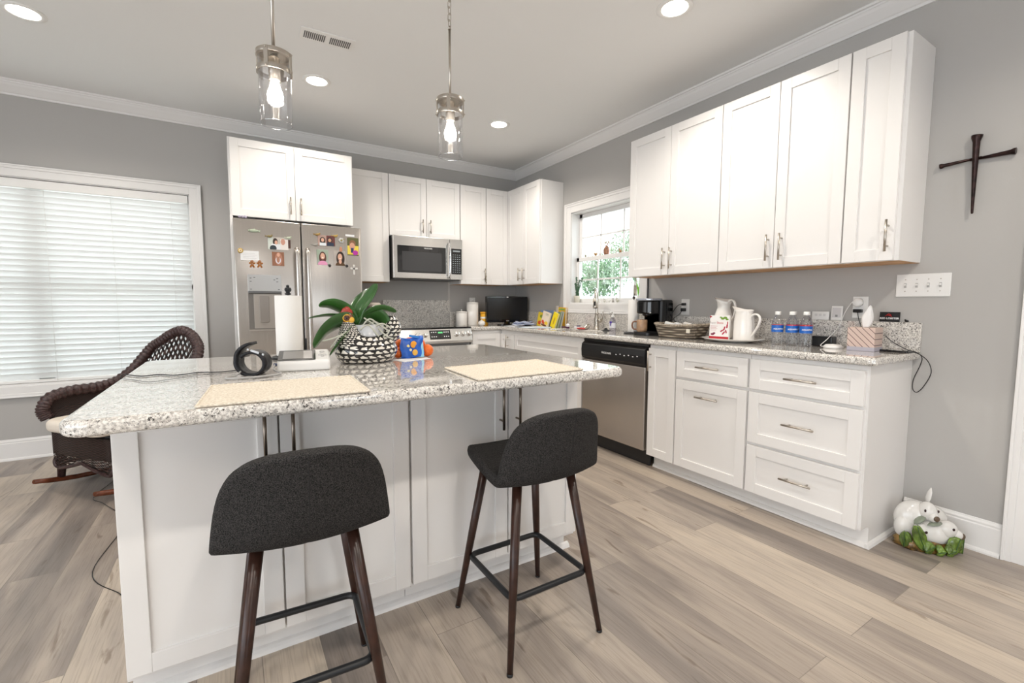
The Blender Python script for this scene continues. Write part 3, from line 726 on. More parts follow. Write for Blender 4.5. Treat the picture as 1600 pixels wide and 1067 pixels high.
# --- microwave
t = thing('microwave', 'stainless over-the-range microwave with black glass door', 'microwave', (-1.640, -0.36, 1.418))
b = MB(); b.box(0.0, 0.735, 0.0, 0.355, 0.008, 0.414); obj('body', b, M_BLACK, t, bevel=0.003)
b = MB(); b.box(0, 0.590, -0.028, -0.001, 0.0, 0.414); d = obj('door', b, M_STEELH, t, bevel=0.004)
b = MB(); b.prism(rrect(0.040, 0.545, 0.055, 0.318, 0.004), 0.0285, 0.031, FRONT); obj('window', b, M_BLACKG, d)
b = MB(); b.prism(rrect(0.085, 0.500, 0.075, 0.262, 0.003), 0.0312, 0.0318, FRONT); obj('window_mesh', b, mat('microwave_mesh', (0.05, 0.05, 0.052), 0.12), d)
text_obj('lettering', 'FRIGIDAIRE', 0.017, M_TXTW, d, (0.355, -0.0312, 0.300), (PI/2, 0, 0))
b = MB(); b.tube([(0.575, -0.03, 0.365), (0.575, -0.06, 0.355), (0.575, -0.072, 0.30), (0.575, -0.074, 0.2), (0.575, -0.072, 0.10), (0.575, -0.06, 0.03), (0.575, -0.03, 0.02)], 0.011, 10, sub=4); obj('handle', b, M_CHROME, d)
b = MB(); b.box(0.594, 0.735, -0.028, -0.001, 0.0, 0.414); cpn = obj('control_panel', b, M_STEELH, t, bevel=0.004)
b = MB(); b.prism(rrect(0.608, 0.722, 0.055, 0.318, 0.004), 0.0285, 0.031, FRONT); obj('keypad', b, M_BLACKG, cpn)
b = MB()
for r_ in range(9):
    for k in range(4): b.box(0.622+k*0.024, 0.634+k*0.024, -0.0318, -0.031, 0.075+r_*0.022, 0.081+r_*0.022)
b.box(0.625, 0.705, -0.0318, -0.031, 0.285, 0.300)
obj('key_marks', b, mat('key_grey', (0.32, 0.36, 0.38), 0.5), cpn)
b = MB(); b.box(0.02, 0.72, 0.01, 0.33, -0.008, 0.008); obj('grease_filter', b, mat('filter_grey', (0.12, 0.12, 0.12), 0.5), t)

# --- range
t = thing('kitchen_range', 'stainless slide-in range with front knobs and black glass top', 'range', (-1.646, -0.50, 0))
rw = 0.758
b = MB(); b.box(0, rw, 0, 0.478, 0.02, 0.915); obj('body', b, mat('range_side', (0.25, 0.25, 0.25), 0.4, 0.6), t, bevel=0.003)
b = MB(); b.box(-.001, rw+.001, -0.045, 0.478, 0.916, 0.934); obj('glass_cooktop', b, M_BLACKG, t, bevel=0.003)
b = MB(); b.prism([(-0.005, 0.775), (-0.080, 0.775), (-0.080, 0.800), (-0.038, 0.925), (-0.005, 0.925)], 0, rw+.006, Matrix.Translation((-.003, 0, 0)) @ Matrix(((0, 0, 1, 0), (1, 0, 0, 0), (0, 1, 0, 0), (0, 0, 0, 1)))); cp_ = obj('control_panel', b, M_STEELH, t, bevel=0.003)
tilt = math.atan2(0.042, 0.125)
TP = Matrix.Translation((0, -0.080, 0.800)) @ Matrix.Rotation(-tilt, 4, 'X')     # local z runs up the sloping face
b = MB(); b.box(0.300, 0.520, -0.003, 0.001, 0.018, 0.110, TP); dsp = obj('display', b, M_BLACKG, cp_)
b = MB()
for r_ in (0.04, 0.085):
    for k in (0, 1, 2, 6, 7, 8): b.box(0.316+k*.022, 0.326+k*.022, -0.004, -0.0028, r_, r_+.009, TP)
obj('display_marks', b, M_TXTW, dsp)
b = MB(); b.box(0.388, 0.436, -0.004, -0.0028, 0.078, 0.094, TP); obj('clock_digits', b, mat('green_led', (0.05, 0.3, 0.1), 0.5, emit=(0.2, 0.8, 0.3), estr=0.6), dsp)
for kx in (0.175, 0.255, 0.590, 0.660, 0.728):
    b = MB(); T = TP @ Matrix.Translation((kx, 0, 0.066)) @ Matrix.Rotation(PI/2, 4, 'X')
    b.lathe([(0.027, 0), (0.027, .006), (0.0215, .008), (0.0195, .030), (0.001, .031)], 24, T); b.box(-.005, .005, -.019, .019, .029, .036, T); obj('knob', b, M_STEELH, cp_, bevel=0.0008)
b = MB(); b.box(0.006, rw-.006, -0.050, -0.001, 0.22, 0.745); od = obj('oven_door', b, M_STEEL, t, bevel=0.004)
b = MB(); b.box(0.12, rw-.12, -0.0525, -0.050, 0.33, 0.60); obj('oven_window', b, M_BLACKG, od)
b = MB(); b.cyl((0.06, -0.095, 0.700), (rw-.06, -0.095, 0.700), 0.012); b.cyl((0.08, -0.095, 0.700), (0.08, -0.05, 0.700), 0.008); b.cyl((rw-.08, -0.095, 0.700), (rw-.08, -0.05, 0.700), 0.008); obj('handle', b, M_STEELH, od)
b = MB(); b.box(0.006, rw-.006, -0.046, -0.001, 0.05, 0.212); obj('bottom_drawer', b, M_STEEL, t, bevel=0.004)

# --- dishwasher
t = thing('dishwasher', 'stainless dishwasher with a black control strip under the worktop', 'dishwasher', (-bd-.004, -1.866, 0), RR)
dw = 0.694
b = MB(); b.box(0.002, dw-.002, 0.03, 0.46, 0.1, 0.88); obj('tub', b, M_BLACK, t)
b = MB(); b.box(0.006, dw-.014, -0.022, 0.03, 0.118, 0.722); obj('door', b, M_STEEL, t, bevel=0.006, seg=3)
b = MB(); b.prism([(0.03, 0.725), (-0.018, 0.725), (-0.032, 0.745), (-0.036, 0.80), (-0.030, 0.845), (0.0, 0.868), (0.03, 0.868)], 0, dw-.016, Matrix.Translation((0.004, 0, 0)) @ Matrix(((0, 0, 1, 0), (1, 0, 0, 0), (0, 1, 0, 0), (0, 0, 0, 1)))); c_ = obj('control_strip', b, M_BLACK, t, bevel=0.003)
text_obj('lettering', 'FRIGIDAIRE', 0.021, M_TXTW, c_, (0.30, -0.0362, 0.79), (PI/2, 0, 0))
b = MB()
for k in range(6): b.box(0.40+k*.042, 0.412+k*.042, -0.0362, -0.0352, 0.785+(k % 2)*.006, 0.792+(k % 2)*.006)
obj('button_marks', b, M_TXTW, c_)
b = MB(); b.box(0.0, dw-.004, -0.002, 0.03, 0.868, 0.884); obj('top_bracket', b, M_BLACK, t)
b = MB(); b.box(0.004, dw-.004, 0.035, 0.05, 0.004, 0.116); obj('toe_panel', b, M_BLACK, t)
# ---------------------------------------------------------------- bar stools
M_TWEED = fabric_mat('charcoal_tweed', (0.006, 0.006, 0.0065), (0.056, 0.052, 0.050), 1300)
M_LEG = mat('dark_walnut_leg', (0.035, 0.014, 0.009), 0.32, noise=(30, 0.35))
def stool_shell(x, v):
    """x lateral in metres, v 0 front edge .. 1 top of the back; local, facing +y"""
    P = [(0.188, 0.574), (0.172, 0.598), (0.095, 0.604), (-0.01, 0.590), (-0.11, 0.576), (-0.172, 0.588), (-0.205, 0.640), (-0.223, 0.712), (-0.234, 0.772), (-0.241, 0.808), (-0.245, 0.829)]
    t = v*(len(P)-1); i = min(int(t), len(P)-2); f = t-i
    def cr(k):
        q0, q1, q2, q3 = P[max(i-1, 0)][k], P[i][k], P[i+1][k], P[min(i+2, len(P)-1)][k]
        return 0.5*((2*q1)+(-q0+q2)*f+(2*q0-5*q1+4*q2-q3)*f*f+(-q0+3*q1-3*q2+q3)*f**3)
    back = max(0.0, min(1.0, (v-0.38)/0.3)); back = back*back*(3-2*back); u = x/.215
    return Vector((x, cr(0)+back*u*u*0.070-(u*u)*0.02*max(0, 1-v*5), cr(1)+(u*u)*0.016*(1-back)))
def shell_disc(a, r):
    c, s_ = math.cos(2*PI*a), math.sin(2*PI*a)
    n, w = (2.3, .209) if s_ > 0 else (2.6, .209)
    k = (abs(c)**n+abs(s_)**n)**(-1/n)
    return stool_shell(w*c*k*r, .47+(.53 if s_ > 0 else .47)*s_*k*r)
def make_stool(loc, rz, lab):
    t = thing('bar_stool', lab, 'stool', loc, rz, 'bar stools at the island')
    b = MB(); b.grid(lambda u, v: shell_disc(u, .04+.96*v), 48, 14, closeu=True); b._tag([b.bm.faces.new([b.bm.verts.new(shell_disc(k/48, .04)) for k in range(48)])], True); bmesh.ops.remove_doubles(b.bm, verts=b.bm.verts, dist=1e-6)
    # thick shell: top surface plus underside
    s = obj('seat', b, M_TWEED, t, subsurf=1)
    md = s.modifiers.new('Solidify', 'SOLIDIFY'); md.thickness = 0.036; md.offset = -1
    s.modifiers.move(1, 0)
    pts = []
    for k in range(17):
        v = .63+.36*k/16; d = (stool_shell(0, min(1, v+.01))-stool_shell(0, v-.01)).normalized(); pts.append(stool_shell(0, v)+Vector((0, -d.z, d.y))*0.0315)
    b = MB(); b.tube(pts, 0.0016, 5); obj('centre_seam', b, mat('dark_seam', (.012, .011, .011), .9), s)
    b = MB(); b.box(-0.07, 0.07, -0.07, 0.07, 0.548, 0.556); obj('mount_plate', b, M_BLACKM, t, bevel=0.002)
    top, bot = 0.110, 0.188
    for sx in (-1, 1):
        for sy in (-1, 1):
            b = MB(); a = Vector((sx*top, sy*top, 0.578)); c = Vector((sx*bot, sy*(bot+.005), 0.0))
            b.tube([a, a.lerp(c, .5), c], [0.0165, 0.0145, 0.0095], 14); l = obj('leg', b, M_LEG, t)
            b = MB(); b.tube([a.lerp(c, .985), c], [0.0102, 0.0100], 12); obj('foot_cap', b, M_BLACKM, l)
    r = top+(bot-top)*(1-0.218/0.578)-.004
    pts = [(x, y, 0.218) for x, y in rrect(-r, r, -r, r, 0.03, 5)]
    b = MB(); b.tube(pts, 0.0105, 10, closed=True); obj('footrest', b, M_BLACKM, t)
    return t
make_stool((-2.103, -3.424, 0), 0.0, 'charcoal fabric bar stool on the right, turned so its seat and all four legs show')
make_stool((-2.845, -3.425, 0), math.radians(-3), 'charcoal fabric bar stool on the left with its rounded back facing the viewer')

# ---------------------------------------------------------------- wicker rocking chair
M_WICK = weave_mat('brown_wicker', (0.020, 0.009, 0.008), (0.080, 0.036, 0.030), 30, 18)
M_WICKO = weave_mat('brown_open_wicker', (0.03, 0.015, 0.012), (0.10, 0.05, 0.04), 22, 5, open_band=True)
def ribbed():
    m, nt, b_ = _mat('wrapped_reed')
    tc = nt.nodes.new('ShaderNodeTexCoord').outputs['Object']
    n = nt.nodes.new('ShaderNodeTexNoise'); n.inputs['Scale'].default_value = 120; nt.links.new(tc, n.inputs['Vector'])
    r = ramp(nt, [(0.35, (0.018, 0.008, 0.008)), (0.65, (0.075, 0.036, 0.034))]); nt.links.new(n.outputs['Fac'], r.inputs['Fac']); nt.links.new(r.outputs[0], b_.inputs['Base Color'])
    setin(b_, 'Roughness', 0.4); return m
M_REED = ribbed()
M_RUN = mat('polished_cherry_runner', (0.13, 0.035, 0.014), 0.25, noise=(25, 0.3))
t = thing('rocking_chair', 'dark brown wicker rocking chair with rolled arms by the left window', 'rocking chair', (-3.53, -0.84, 0), math.radians(-50))
half = [(-0.300, -0.372, 0.455), (-0.306, -0.386, 0.485), (-0.312, -0.385, 0.52), (-0.318, -0.345, 0.580), (-0.320, -0.24, 0.605), (-0.320, -0.10, 0.605), (-0.318, 0.02, 0.625), (-0.305, 0.12, 0.695),
        (-0.285, 0.19, 0.785), (-0.250, 0.235, 0.860), (-0.190, 0.265, 0.905), (-0.110, 0.285, 0.955), (0.0, 0.292, 0.985)]
half = [(x*.93, y, .30+(z-.30)*.975) for x, y, z in half]
rail = half+[(-x, y, z) for x, y, z in half[-2::-1]]
RP = smooth_path([Vector(p) for p in rail], 16)
b = MB(); n = len(RP); b.tube(RP, 0.034, 10, rf=lambda s: (1.0+0.10*math.sin(s*n*PI/2.4)))
obj('rolled_edge', b, M_REED, t)
seatp = [(-0.255, -0.30, 0.36)]+[(-0.262, -0.32, .37), (-0.268, -0.325, .37), (-0.27, -0.30, .37), (-0.27, -0.22, .37), (-0.27, -0.1, .37), (-0.27, 0.0, .37), (-0.265, 0.08, .37), (-0.25, 0.13, .37), (-0.22, 0.165, .37), (-0.17, 0.185, .37), (-0.09, 0.20, .37), (0, 0.205, .37)]
SP = smooth_path([Vector(p) for p in seatp+[(-x, y, z) for x, y, z in seatp[-2::-1]]], 16)
def shell(v0, v1):
    def fn(u, v):
        k = u*(len(RP)-1); i = min(int(k), len(RP)-2); f = k-i
        a = SP[i].lerp(SP[i+1], f); c = RP[i].lerp(RP[i+1], f); w_ = v0+(v1-v0)*v
        p = a.lerp(c, w_); return p
    return fn
i0 = 16*3
b = MB(); b.grid(lambda u, v: shell(0, 0.62)(.07+u*.86, v), 140, 8); obj('woven_panel', b, M_WICK, t, solid=0.012)
b = MB(); b.grid(lambda u, v: shell(0.62, 1.0)(.07+u*.21, v), 40, 6); b.grid(lambda u, v: shell(0.62, 1.0)(.72+u*.21, v), 40, 6); obj('arm_panel', b, M_WICK, t, solid=0.012)
b = MB(); b.grid(lambda u, v: shell(0.62, 1.0)(.28+u*.44, v), 80, 6); obj('lattice_panel', b, weave_mat('back_lattice', (0.03, 0.015, 0.012), (0.10, 0.05, 0.04), 24, 3.2, True), t, solid=0.008)
# seat, apron, legs
b = MB(); b.prism([(-0.27, -0.30), (-0.20, -0.345), (0.20, -0.345), (0.27, -0.30), (0.26, 0.12), (0.16, 0.20), (-0.16, 0.20), (-0.26, 0.12)], 0.315, 0.375); obj('seat', b, M_WICK, t, bevel=0.01)
ap = [(-0.285, 0.10), (-0.285, -0.31), (-0.20, -0.355), (0.20, -0.355), (0.285, -0.31), (0.285, 0.10)]
AP = smooth_path([Vector((x, y, 0)) for x, y in ap], 14)
def apron(z0fn, z1):
    def fn(u, v):
        k = u*(len(AP)-1); i = min(int(k), len(AP)-2); p = AP[i].lerp(AP[i+1], k-i); zb = z0fn(u)
        return Vector((p.x, p.y, zb+(z1-zb)*v))
    return fn
b = MB(); b.grid(apron(lambda u: 0.225, 0.36), 90, 5); obj('apron', b, M_WICK, t, solid=0.010)
scal = lambda u: 0.125+0.045*abs(math.sin(u*PI*5))*1.0
b = MB(); b.grid(apron(lambda u: 0.135+0.055*(1-abs(math.sin(u*PI*4))), 0.23), 120, 4); obj('open_skirt', b, M_WICKO, t, solid=0.008)
b = MB(); pts = []
for k in range(97):
    u = k/96; p = apron(lambda u_: 0.135+0.055*(1-abs(math.sin(u_*PI*4))), 0.23)(u, 0); pts.append(p)
b.tube(pts, 0.011, 8); obj('scalloped_trim', b, M_REED, t)
for sx in (-1, 1):
    for sy, yy in ((-1, -0.315), (1, 0.14)):
        b = MB(); b.tube([(sx*0.275, yy, 0.32), (sx*0.28, yy, 0.2), (sx*0.282, yy-.01, 0.058 if sy < 0 else 0.05)], [0.026, 0.026, 0.020], 10); obj('leg', b, M_REED, t)
    pts = [(sx*0.283, y, 0.016+0.30*(y+0.02)**2) for y in [-0.46+0.072*k for k in range(13)]]
    b = MB(); b.tube(pts, 0.019, 10, flat=.85, rf=lambda s: 0.75+0.25*min(1, 8*min(s, 1-s)+.3)); obj('runner', b, M_RUN, t)
tc_ = thing('seat_cushion', 'cream seat cushion on the wicker rocking chair', 'cushion', (-3.53, -0.84, 0.376), math.radians(-50))
b = MB(); b.prism(rrect(-0.262, 0.262, -0.425, 0.15, 0.09, 6), 0.002, 0.078); obj('cushion_body', b, mat('cream_cushion', (0.80, 0.72, 0.62), 0.85), tc_, bevel=0.03, seg=5)
# ---------------------------------------------------------------- things on the island
M_MAT = fabric_mat('cream_woven_mat', (0.64, 0.56, 0.45), (0.84, 0.77, 0.66), 500)
def placemat(corners, lab):
    b = MB(); c = [Vector((x, y, 0)) for x, y in corners]; o0 = sum(c, Vector())/4
    pts = [(p.x-o0.x, p.y-o0.y) for p in c]
    r = thing('placemat', lab, 'placemat', (o0.x, o0.y, IT+.0004), 0, 'placemats on the island')
    b.prism(pts, 0, 0.0045); obj('woven_mat', b, M_MAT, r, bevel=0.0015)
    b = MB()
    for i in range(4):
        a = Vector((*pts[i], .0035)); d = Vector((*pts[(i+1) % 4], .0035)); L = (d-a).length; n = int(L/.006)
        b.tube([a.lerp(d, k/n)+Vector((0, 0, .0012*(k % 2))) for k in range(n+1)], 0.0032, 6)
    obj('braided_edge', b, M_MAT, r)
placemat([(-3.072, -3.460), (-3.050, -3.150), (-2.655, -3.165), (-2.668, -3.472)], 'cream woven placemat in front of the left stool')
placemat([(-2.318, -3.468), (-2.300, -3.150), (-1.852, -3.120), (-1.868, -3.452)], 'cream woven placemat in front of the right stool')

# paper towel holder at the far edge
t = thing('paper_towel_roll', 'white paper towel roll on a black ornamental holder standing on the island', 'paper towels', (-2.770, -2.47, IT))
b = MB(); b.lathe([(0.075, 0.0), (0.078, 0.006), (0.070, 0.012), (0.006, 0.014)], 28); obj('base', b, M_BLACKM, t)
b = MB(); b.lathe([(0.0545, 0.016), (0.0555, 0.018), (0.0555, 0.283), (0.054, 0.285), (0.02, 0.285)], 40); obj('roll', b, M_PAPER, t)
b = MB(); b.cyl((0, 0, .01), (0, 0, .302), .005); b.lathe([(0.004, .286), (0.013, .290), (0.014, .294), (0.006, .298)], 16)
for k in range(5):
    a = k*2*PI/5; b.ball((0.008*math.cos(a), 0.008*math.sin(a), .312), .007, rz=.010)
b.ball((0, 0, .327), .007); b.ball((0, 0, .300), .009); obj('finial', b, M_BLACKM, t)
b = MB(); b.tube([(0.066, -0.02, .01), (0.066, -0.02, .07), (0.066, -0.02, .09)], 0.004, 8); obj('arm', b, M_BLACKM, t)

# blood pressure monitor
t = thing('blood_pressure_monitor', 'white blood pressure monitor with a dark tilted screen beside its cuff', 'monitor', (-2.757, -2.86, IT), math.radians(-8))
b = MB()
prof = [(-0.075, 0.0), (0.075, 0.0), (0.075, 0.062), (0.060, 0.066), (-0.066, 0.040), (-0.075, 0.032)]
b.prism(prof, -0.092, 0.088, Matrix(((0, 0, 1, 0), (1, 0, 0, 0), (0, 1, 0, 0), (0, 0, 0, 1)))); obj('case', b, M_WHITE, t, bevel=0.008, seg=3)
sl = math.atan2(.026, .126); TS = Matrix.Translation((0, -0.066, 0.040)) @ Matrix.Rotation(sl, 4, 'X')
b = MB(); b.prism(rrect(-0.090, 0.038, -0.002, 0.122, 0.006), 0.0002, 0.0022, TS); sc = obj('bezel', b, mat('dark_bezel', (0.035, 0.033, 0.032), 0.25), t, bevel=0.0008)
b = MB(); b.prism(rrect(-0.074, 0.026, 0.012, 0.108, 0.003), 0.0023, 0.0030, TS); obj('screen', b, mat('lcd_screen', (0.16, 0.15, 0.14), 0.08, coat=0.4), sc)
for kx, ky, r_ in ((0.062, 0.095, 0.009), (0.055, 0.055, 0.008), (0.070, 0.055, 0.008), (0.062, 0.038, 0.006)):
    b = MB(); b.lathe([(r_, 0.0005), (r_, 0.0025), (r_*.8, .003)], 16, TS @ Matrix.Translation((kx, ky, 0))); obj('button', b, mat('button_grey', (0.62, 0.61, 0.60), 0.4), t)
b = MB(); b.cyl((-0.090, 0.0, .02), (-0.105, -0.01, .02), .006); obj('hose_plug', b, mat('navy_plug', (0.03, 0.05, 0.14), 0.4), t)
# cuff
t = thing('blood_pressure_cuff', 'black wrist blood pressure cuff curled into a ring on the island', 'cuff', (-2.930, -2.93, IT+.0435), math.radians(-24))
def cuff(u, v):
    a = -0.35*PI+u*2.3*PI; r_ = 0.036+0.0065*u*2.0
    if u > .82: r_ += (u-.82)*0.11
    return Vector((-r_*1.08*math.cos(a+PI*.55), (v-.5)*0.062, r_*math.sin(a+PI*.55)*.98))
b = MB(); b.grid(cuff, 60, 4); obj('cuff_band', b, fabric_mat('black_nylon', (0.008, 0.008, 0.010), (0.03, 0.03, 0.034), 900, 0.35), t, solid=0.010)
b = MB(); T = Matrix.Rotation(math.radians(20), 4, 'Y'); b.box(-0.012, 0.016, -0.0335, -0.0315, 0.040, 0.047, T)
for k in (-.024, .027): b.box(k, k+.006, -0.0335, -0.0315, 0.040, 0.046, T)
obj('printed_label', b, mat('label_silver', (0.5, 0.52, 0.55), 0.4), t)
h = MB(); h.tube([(-2.862, -2.875, IT+.022), (-2.868, -2.93, IT+.010), (-2.850, -2.985, IT+.005), (-2.875, -3.015, IT+.005), (-2.93, -3.035, IT+.005), (-3.00, -3.03, IT+.005), (-3.015, -3.00, IT+.005), (-2.985, -2.965, IT+.006), (-2.972, -2.945, IT+.015)], 0.0032, 8, sub=6)
o = obj('air_hose', h, mat('grey_hose', (0.42, 0.41, 0.40), 0.4), None); tag(o, 'thin grey air hose looping in front of the black cuff', 'hose')
h = MB(); h.tube([(-2.965, -2.80, IT+.003), (-3.03, -2.825, IT+.003), (-3.10, -2.80, IT+.003), (-3.16, -2.835, IT+.003), (-3.215, -2.79, IT+.003), (-3.26, -2.80, IT+.003), (-3.306, -2.74, IT+.003), (-3.325, -2.72, IT-.004), (-3.330, -2.70, IT-.05), (-3.34, -2.68, IT-.40), (-3.36, -2.60, 0.05), (-3.42, -2.45, 0.004), (-3.55, -2.2, 0.004), (-3.52, -1.7, 0.004), (-3.66, -1.35, 0.004), (-3.74, -1.2, 0.004), (-3.70, -0.95, 0.004), (-3.6, -0.5, 0.004)], 0.0019, 6, sub=8)
o = obj('trailing_cable', h, M_BLACK, None); tag(o, 'thin dark wavy cord running across the left end of the island and over its edge', 'cord')
h = MB(); h.tube([(-3.03, -2.87, IT+.003), (-3.10, -2.885, IT+.003), (-3.17, -2.93, IT+.003), (-3.22, -2.96, IT+.003), (-3.27, -2.88, IT+.003), (-3.30, -2.84, IT+.003)], 0.0013, 6, sub=8)
o = obj('thin_lead', h, mat('grey_lead', (0.2, 0.2, 0.2), 0.5), None); tag(o, 'second thinner grey lead curving across the left end of the island', 'cord')

# hen planter
def feather_mat():
    m, nt, pb = _mat('black_white_feather_glaze')
    tc = nt.nodes.new('ShaderNodeTexCoord').outputs['UV']
    s = nt.nodes.new('ShaderNodeSeparateXYZ'); nt.links.new(tc, s.inputs[0])
    u = s.outputs[0]; v = s.outputs[1]
    wob = nt.nodes.new('ShaderNodeTexNoise'); wob.inputs['Scale'].default_value = 9; nt.links.new(tc, wob.inputs['Vector'])
    v2 = mathn(nt, 'MULTIPLY', v, 6.0); u2 = mathn(nt, 'ADD', mathn(nt, 'MULTIPLY', u, 22.0), mathn(nt, 'MULTIPLY', wob.outputs['Fac'], 1.6))
    row = mathn(nt, 'FLOOR', v2); fu = mathn(nt, 'FRACT', mathn(nt, 'MULTIPLY_ADD', row, 0.5, u2)); fv = mathn(nt, 'FRACT', v2)
    du = mathn(nt, 'MULTIPLY', mathn(nt, 'SUBTRACT', fu, 0.5), 2.0)
    # scallop: white inside an arch
    top = mathn(nt, 'SUBTRACT', 0.92, mathn(nt, 'MULTIPLY', mathn(nt, 'POWER', mathn(nt, 'ABSOLUTE', du), 2.0), 0.85))
    ins = mathn(nt, 'MULTIPLY', mathn(nt, 'LESS_THAN', fv, mathn(nt, 'SUBTRACT', top, 0.14)), mathn(nt, 'MULTIPLY', mathn(nt, 'GREATER_THAN', fv, 0.13), mathn(nt, 'LESS_THAN', mathn(nt, 'ABSOLUTE', du), 0.72)))
    c = mixc(nt, ins, (0.012, 0.011, 0.011), (0.80, 0.76, 0.68)); nt.links.new(c, pb.inputs['Base Color']); setin(pb, 'Roughness', 0.12); setin(pb, 'Coat Weight', 0.6)
    return m
M_HEN = feather_mat()
t = thing('hen_planter', 'ceramic hen planter in black with white feather scallops, holding an orchid', 'planter', (-2.50, -2.765, IT), math.radians(6))
def hen(u, v):
    a = 2*PI*u
    z = 0.003+v*0.108
    s = math.sin(PI*(0.30+0.52*v)); rx = 0.132*s; ry = 0.105*s
    x = rx*math.cos(a); y = ry*math.sin(a)
    # breast rises into neck at -x, rump toward +x
    nk = max(0, -math.cos(a))**3; rp = max(0, math.cos(a))**4
    z += v*v*(nk*0.045+rp*0.020); x += v*nk*0.006+v*rp*0.010
    return Vector((x, y, z))
b = MB(); b.grid(hen, 64, 18, closeu=True)
bt = [hen(i/64, 0) for i in range(64)]; b._tag([b.bm.faces.new([b.bm.verts.new(p) for p in bt])])
obj('body', b, M_HEN, t)
def neck(u, v):
    a = 2*PI*u; r_ = 0.058*(1-v)**1.1+0.018; c = Vector((-0.060-0.020*v, 0, 0.075+v*0.110))
    return c+Vector((r_*math.cos(a), r_*.95*math.sin(a), 0))
def scaled_uv(o, su, sv):
    for l in o.data.uv_layers[0].data: l.uv = (l.uv[0]*su, l.uv[1]*sv)
b = MB(); b.grid(neck, 32, 14, closeu=True); o = obj('neck', b, M_HEN, t); scaled_uv(o, 1.0, 2.2)
def tail(u, v):
    a = 2*PI*u; k = math.sin(PI*min(1, .18+v*.80)); rx = 0.012+0.029*k; ry = 0.034*k+.006
    c = Vector((0.092+0.030*math.sin(v*2.2), 0, 0.070+v*0.128)); return c+Vector((rx*math.cos(a), ry*math.sin(a), 0))
b = MB(); b.grid(tail, 28, 14, closeu=True); b._tag([b.bm.faces.new([b.bm.verts.new(tail(i/28, 1)) for i in range(28)])]); o = obj('tail', b, M_HEN, t); scaled_uv(o, 0.45, 1.2)
b = MB(); b.ball((-0.081, 0, 0.190), 0.028, 0.025, 0.029); hd = obj('head', b, mat('hen_face', (0.20, 0.06, 0.03), 0.2, coat=.5, noise=(60, .6)), t)
b = MB()
for k, (x, z, r_) in enumerate(((-0.094, .207, .013), (-0.087, .217, .015), (-0.078, .222, .015), (-0.068, .214, .013), (-0.062, .203, .009))): b.ball((x, 0, z), r_, r_*.6, r_*1.1)
obj('comb', b, mat('comb_red', (0.42, 0.045, 0.03), 0.2, coat=.5), hd)
b = MB(); b.ball((-0.075, -0.014, .165), .009, .007, .017); b.ball((-0.087, -0.014, .163), .008, .007, .016); b.ball((-0.078, .014, .165), .009, .007, .017); obj('wattle', b, mat('wattle_red', (0.40, 0.05, 0.03), 0.2, coat=.5), hd)
b = MB(); b.ball((-0.068, -0.020, .182), .013, .006, .013); b.tube([(-0.098, 0, .190), (-0.116, 0, .182)], [0.008, 0.001], 8)
pts = [(-0.088+0.0145*math.cos(a_), -0.021, .190+.0145*math.sin(a_)) for a_ in [k*2*PI/16 for k in range(16)]]; b.tube(pts, .0025, 6, closed=True)
obj('beak', b, mat('beak_yellow', (0.75, 0.42, 0.04), 0.25, coat=.4), hd)
b = MB(); b.ball((-0.088, -0.022, .190), .005); obj('eye', b, M_BLACK, hd)
b = MB(); b.lathe([(0.052, 0.075), (0.060, 0.160), (0.056, 0.160), (0.050, 0.080)], 32, Matrix.Translation((0.012, 0, 0)) @ Matrix.Diagonal((1.1, .9, 1, 1)), cap=False); obj('inner_pot', b, mat('clear_pot', (0.75, 0.76, 0.78), 0.15, trans=0.3), t)

# orchid
M_LEAF = mat('orchid_leaf', (0.030, 0.105, 0.018), 0.3, coat=0.2, noise=(8, 0.35)); M_ROOT = mat('aerial_root', (0.52, 0.52, 0.44), 0.6)
t = thing('orchid_plant', 'orchid with broad glossy green leaves and pale roots growing from the hen planter', 'plant', (-2.515, -2.765, IT+.130))
def leaf(pts, w, tw=0.0, fold=0.25):
    P = smooth_path([Vector(p) for p in pts], 7); n = len(P)
    def fn(u, v):
        k = min(int(v*(n-1)+1e-6), n-1); p = P[k]; q = P[min(k+1, n-1)]; r_ = P[max(k-1, 0)]; d = (q-r_).normalized()
        side = d.cross(Vector((0, 0, 1)))
        if side.length < .05: side = Vector((1, 0, 0))
        side.normalize(); side = Matrix.Rotation(tw, 3, d) @ side; nrm = side.cross(d)
        s = (u-.5)*2; ww = 1.3*w*(math.sin(PI*min(1, (v*.93+.06)))**0.55)
        if v > .995: ww = w*.05
        return p+side*s*ww+nrm*abs(s)*ww*fold
    b = MB(); b.grid(fn, 7, n); obj('leaf', b, M_LEAF, t, solid=0.0022)
# local coords: x right, y away, z up ; base near (-0.03,0,0.02)
leaf([(-0.025, 0, 0.03), (-0.010, .0, .09), (0.030, -.01, .150), (0.062, -.015, .205)], 0.022, 0.9)
leaf([(-0.025, 0, 0.03), (-0.020, .03, .08), (0.012, .05, .145), (0.040, .05, .185)], 0.024, 0.2)
leaf([(-0.028, 0, 0.03), (-0.06, .0, .085), (-0.12, -.01, .115), (-0.175, -.02, .112)], 0.024, 0.8)
leaf([(-0.028, 0, 0.03), (-0.07, .0, .058), (-0.14, -.01, .068), (-0.215, -.02, .060)], 0.017, 0.3)
leaf([(-0.028, 0, 0.03), (-0.08, -.02, .045), (-0.15, -.05, .012), (-0.205, -.07, -.055)], 0.034, 0.95)
leaf([(-0.028, 0, 0.02), (-0.06, -.02, .01), (-0.10, -.05, -.035), (-0.145, -.06, -.090)], 0.020, 0.5)
leaf([(-0.020, 0, 0.03), (0.03, .0, .080), (0.09, .0, .095), (0.150, .0, .082)], 0.021, -0.6)
leaf([(-0.020, 0, 0.03), (0.04, .02, .060), (0.085, .02, .045), (0.115, .01, -.020)], 0.034, -0.9)
rnd = random.Random(3)
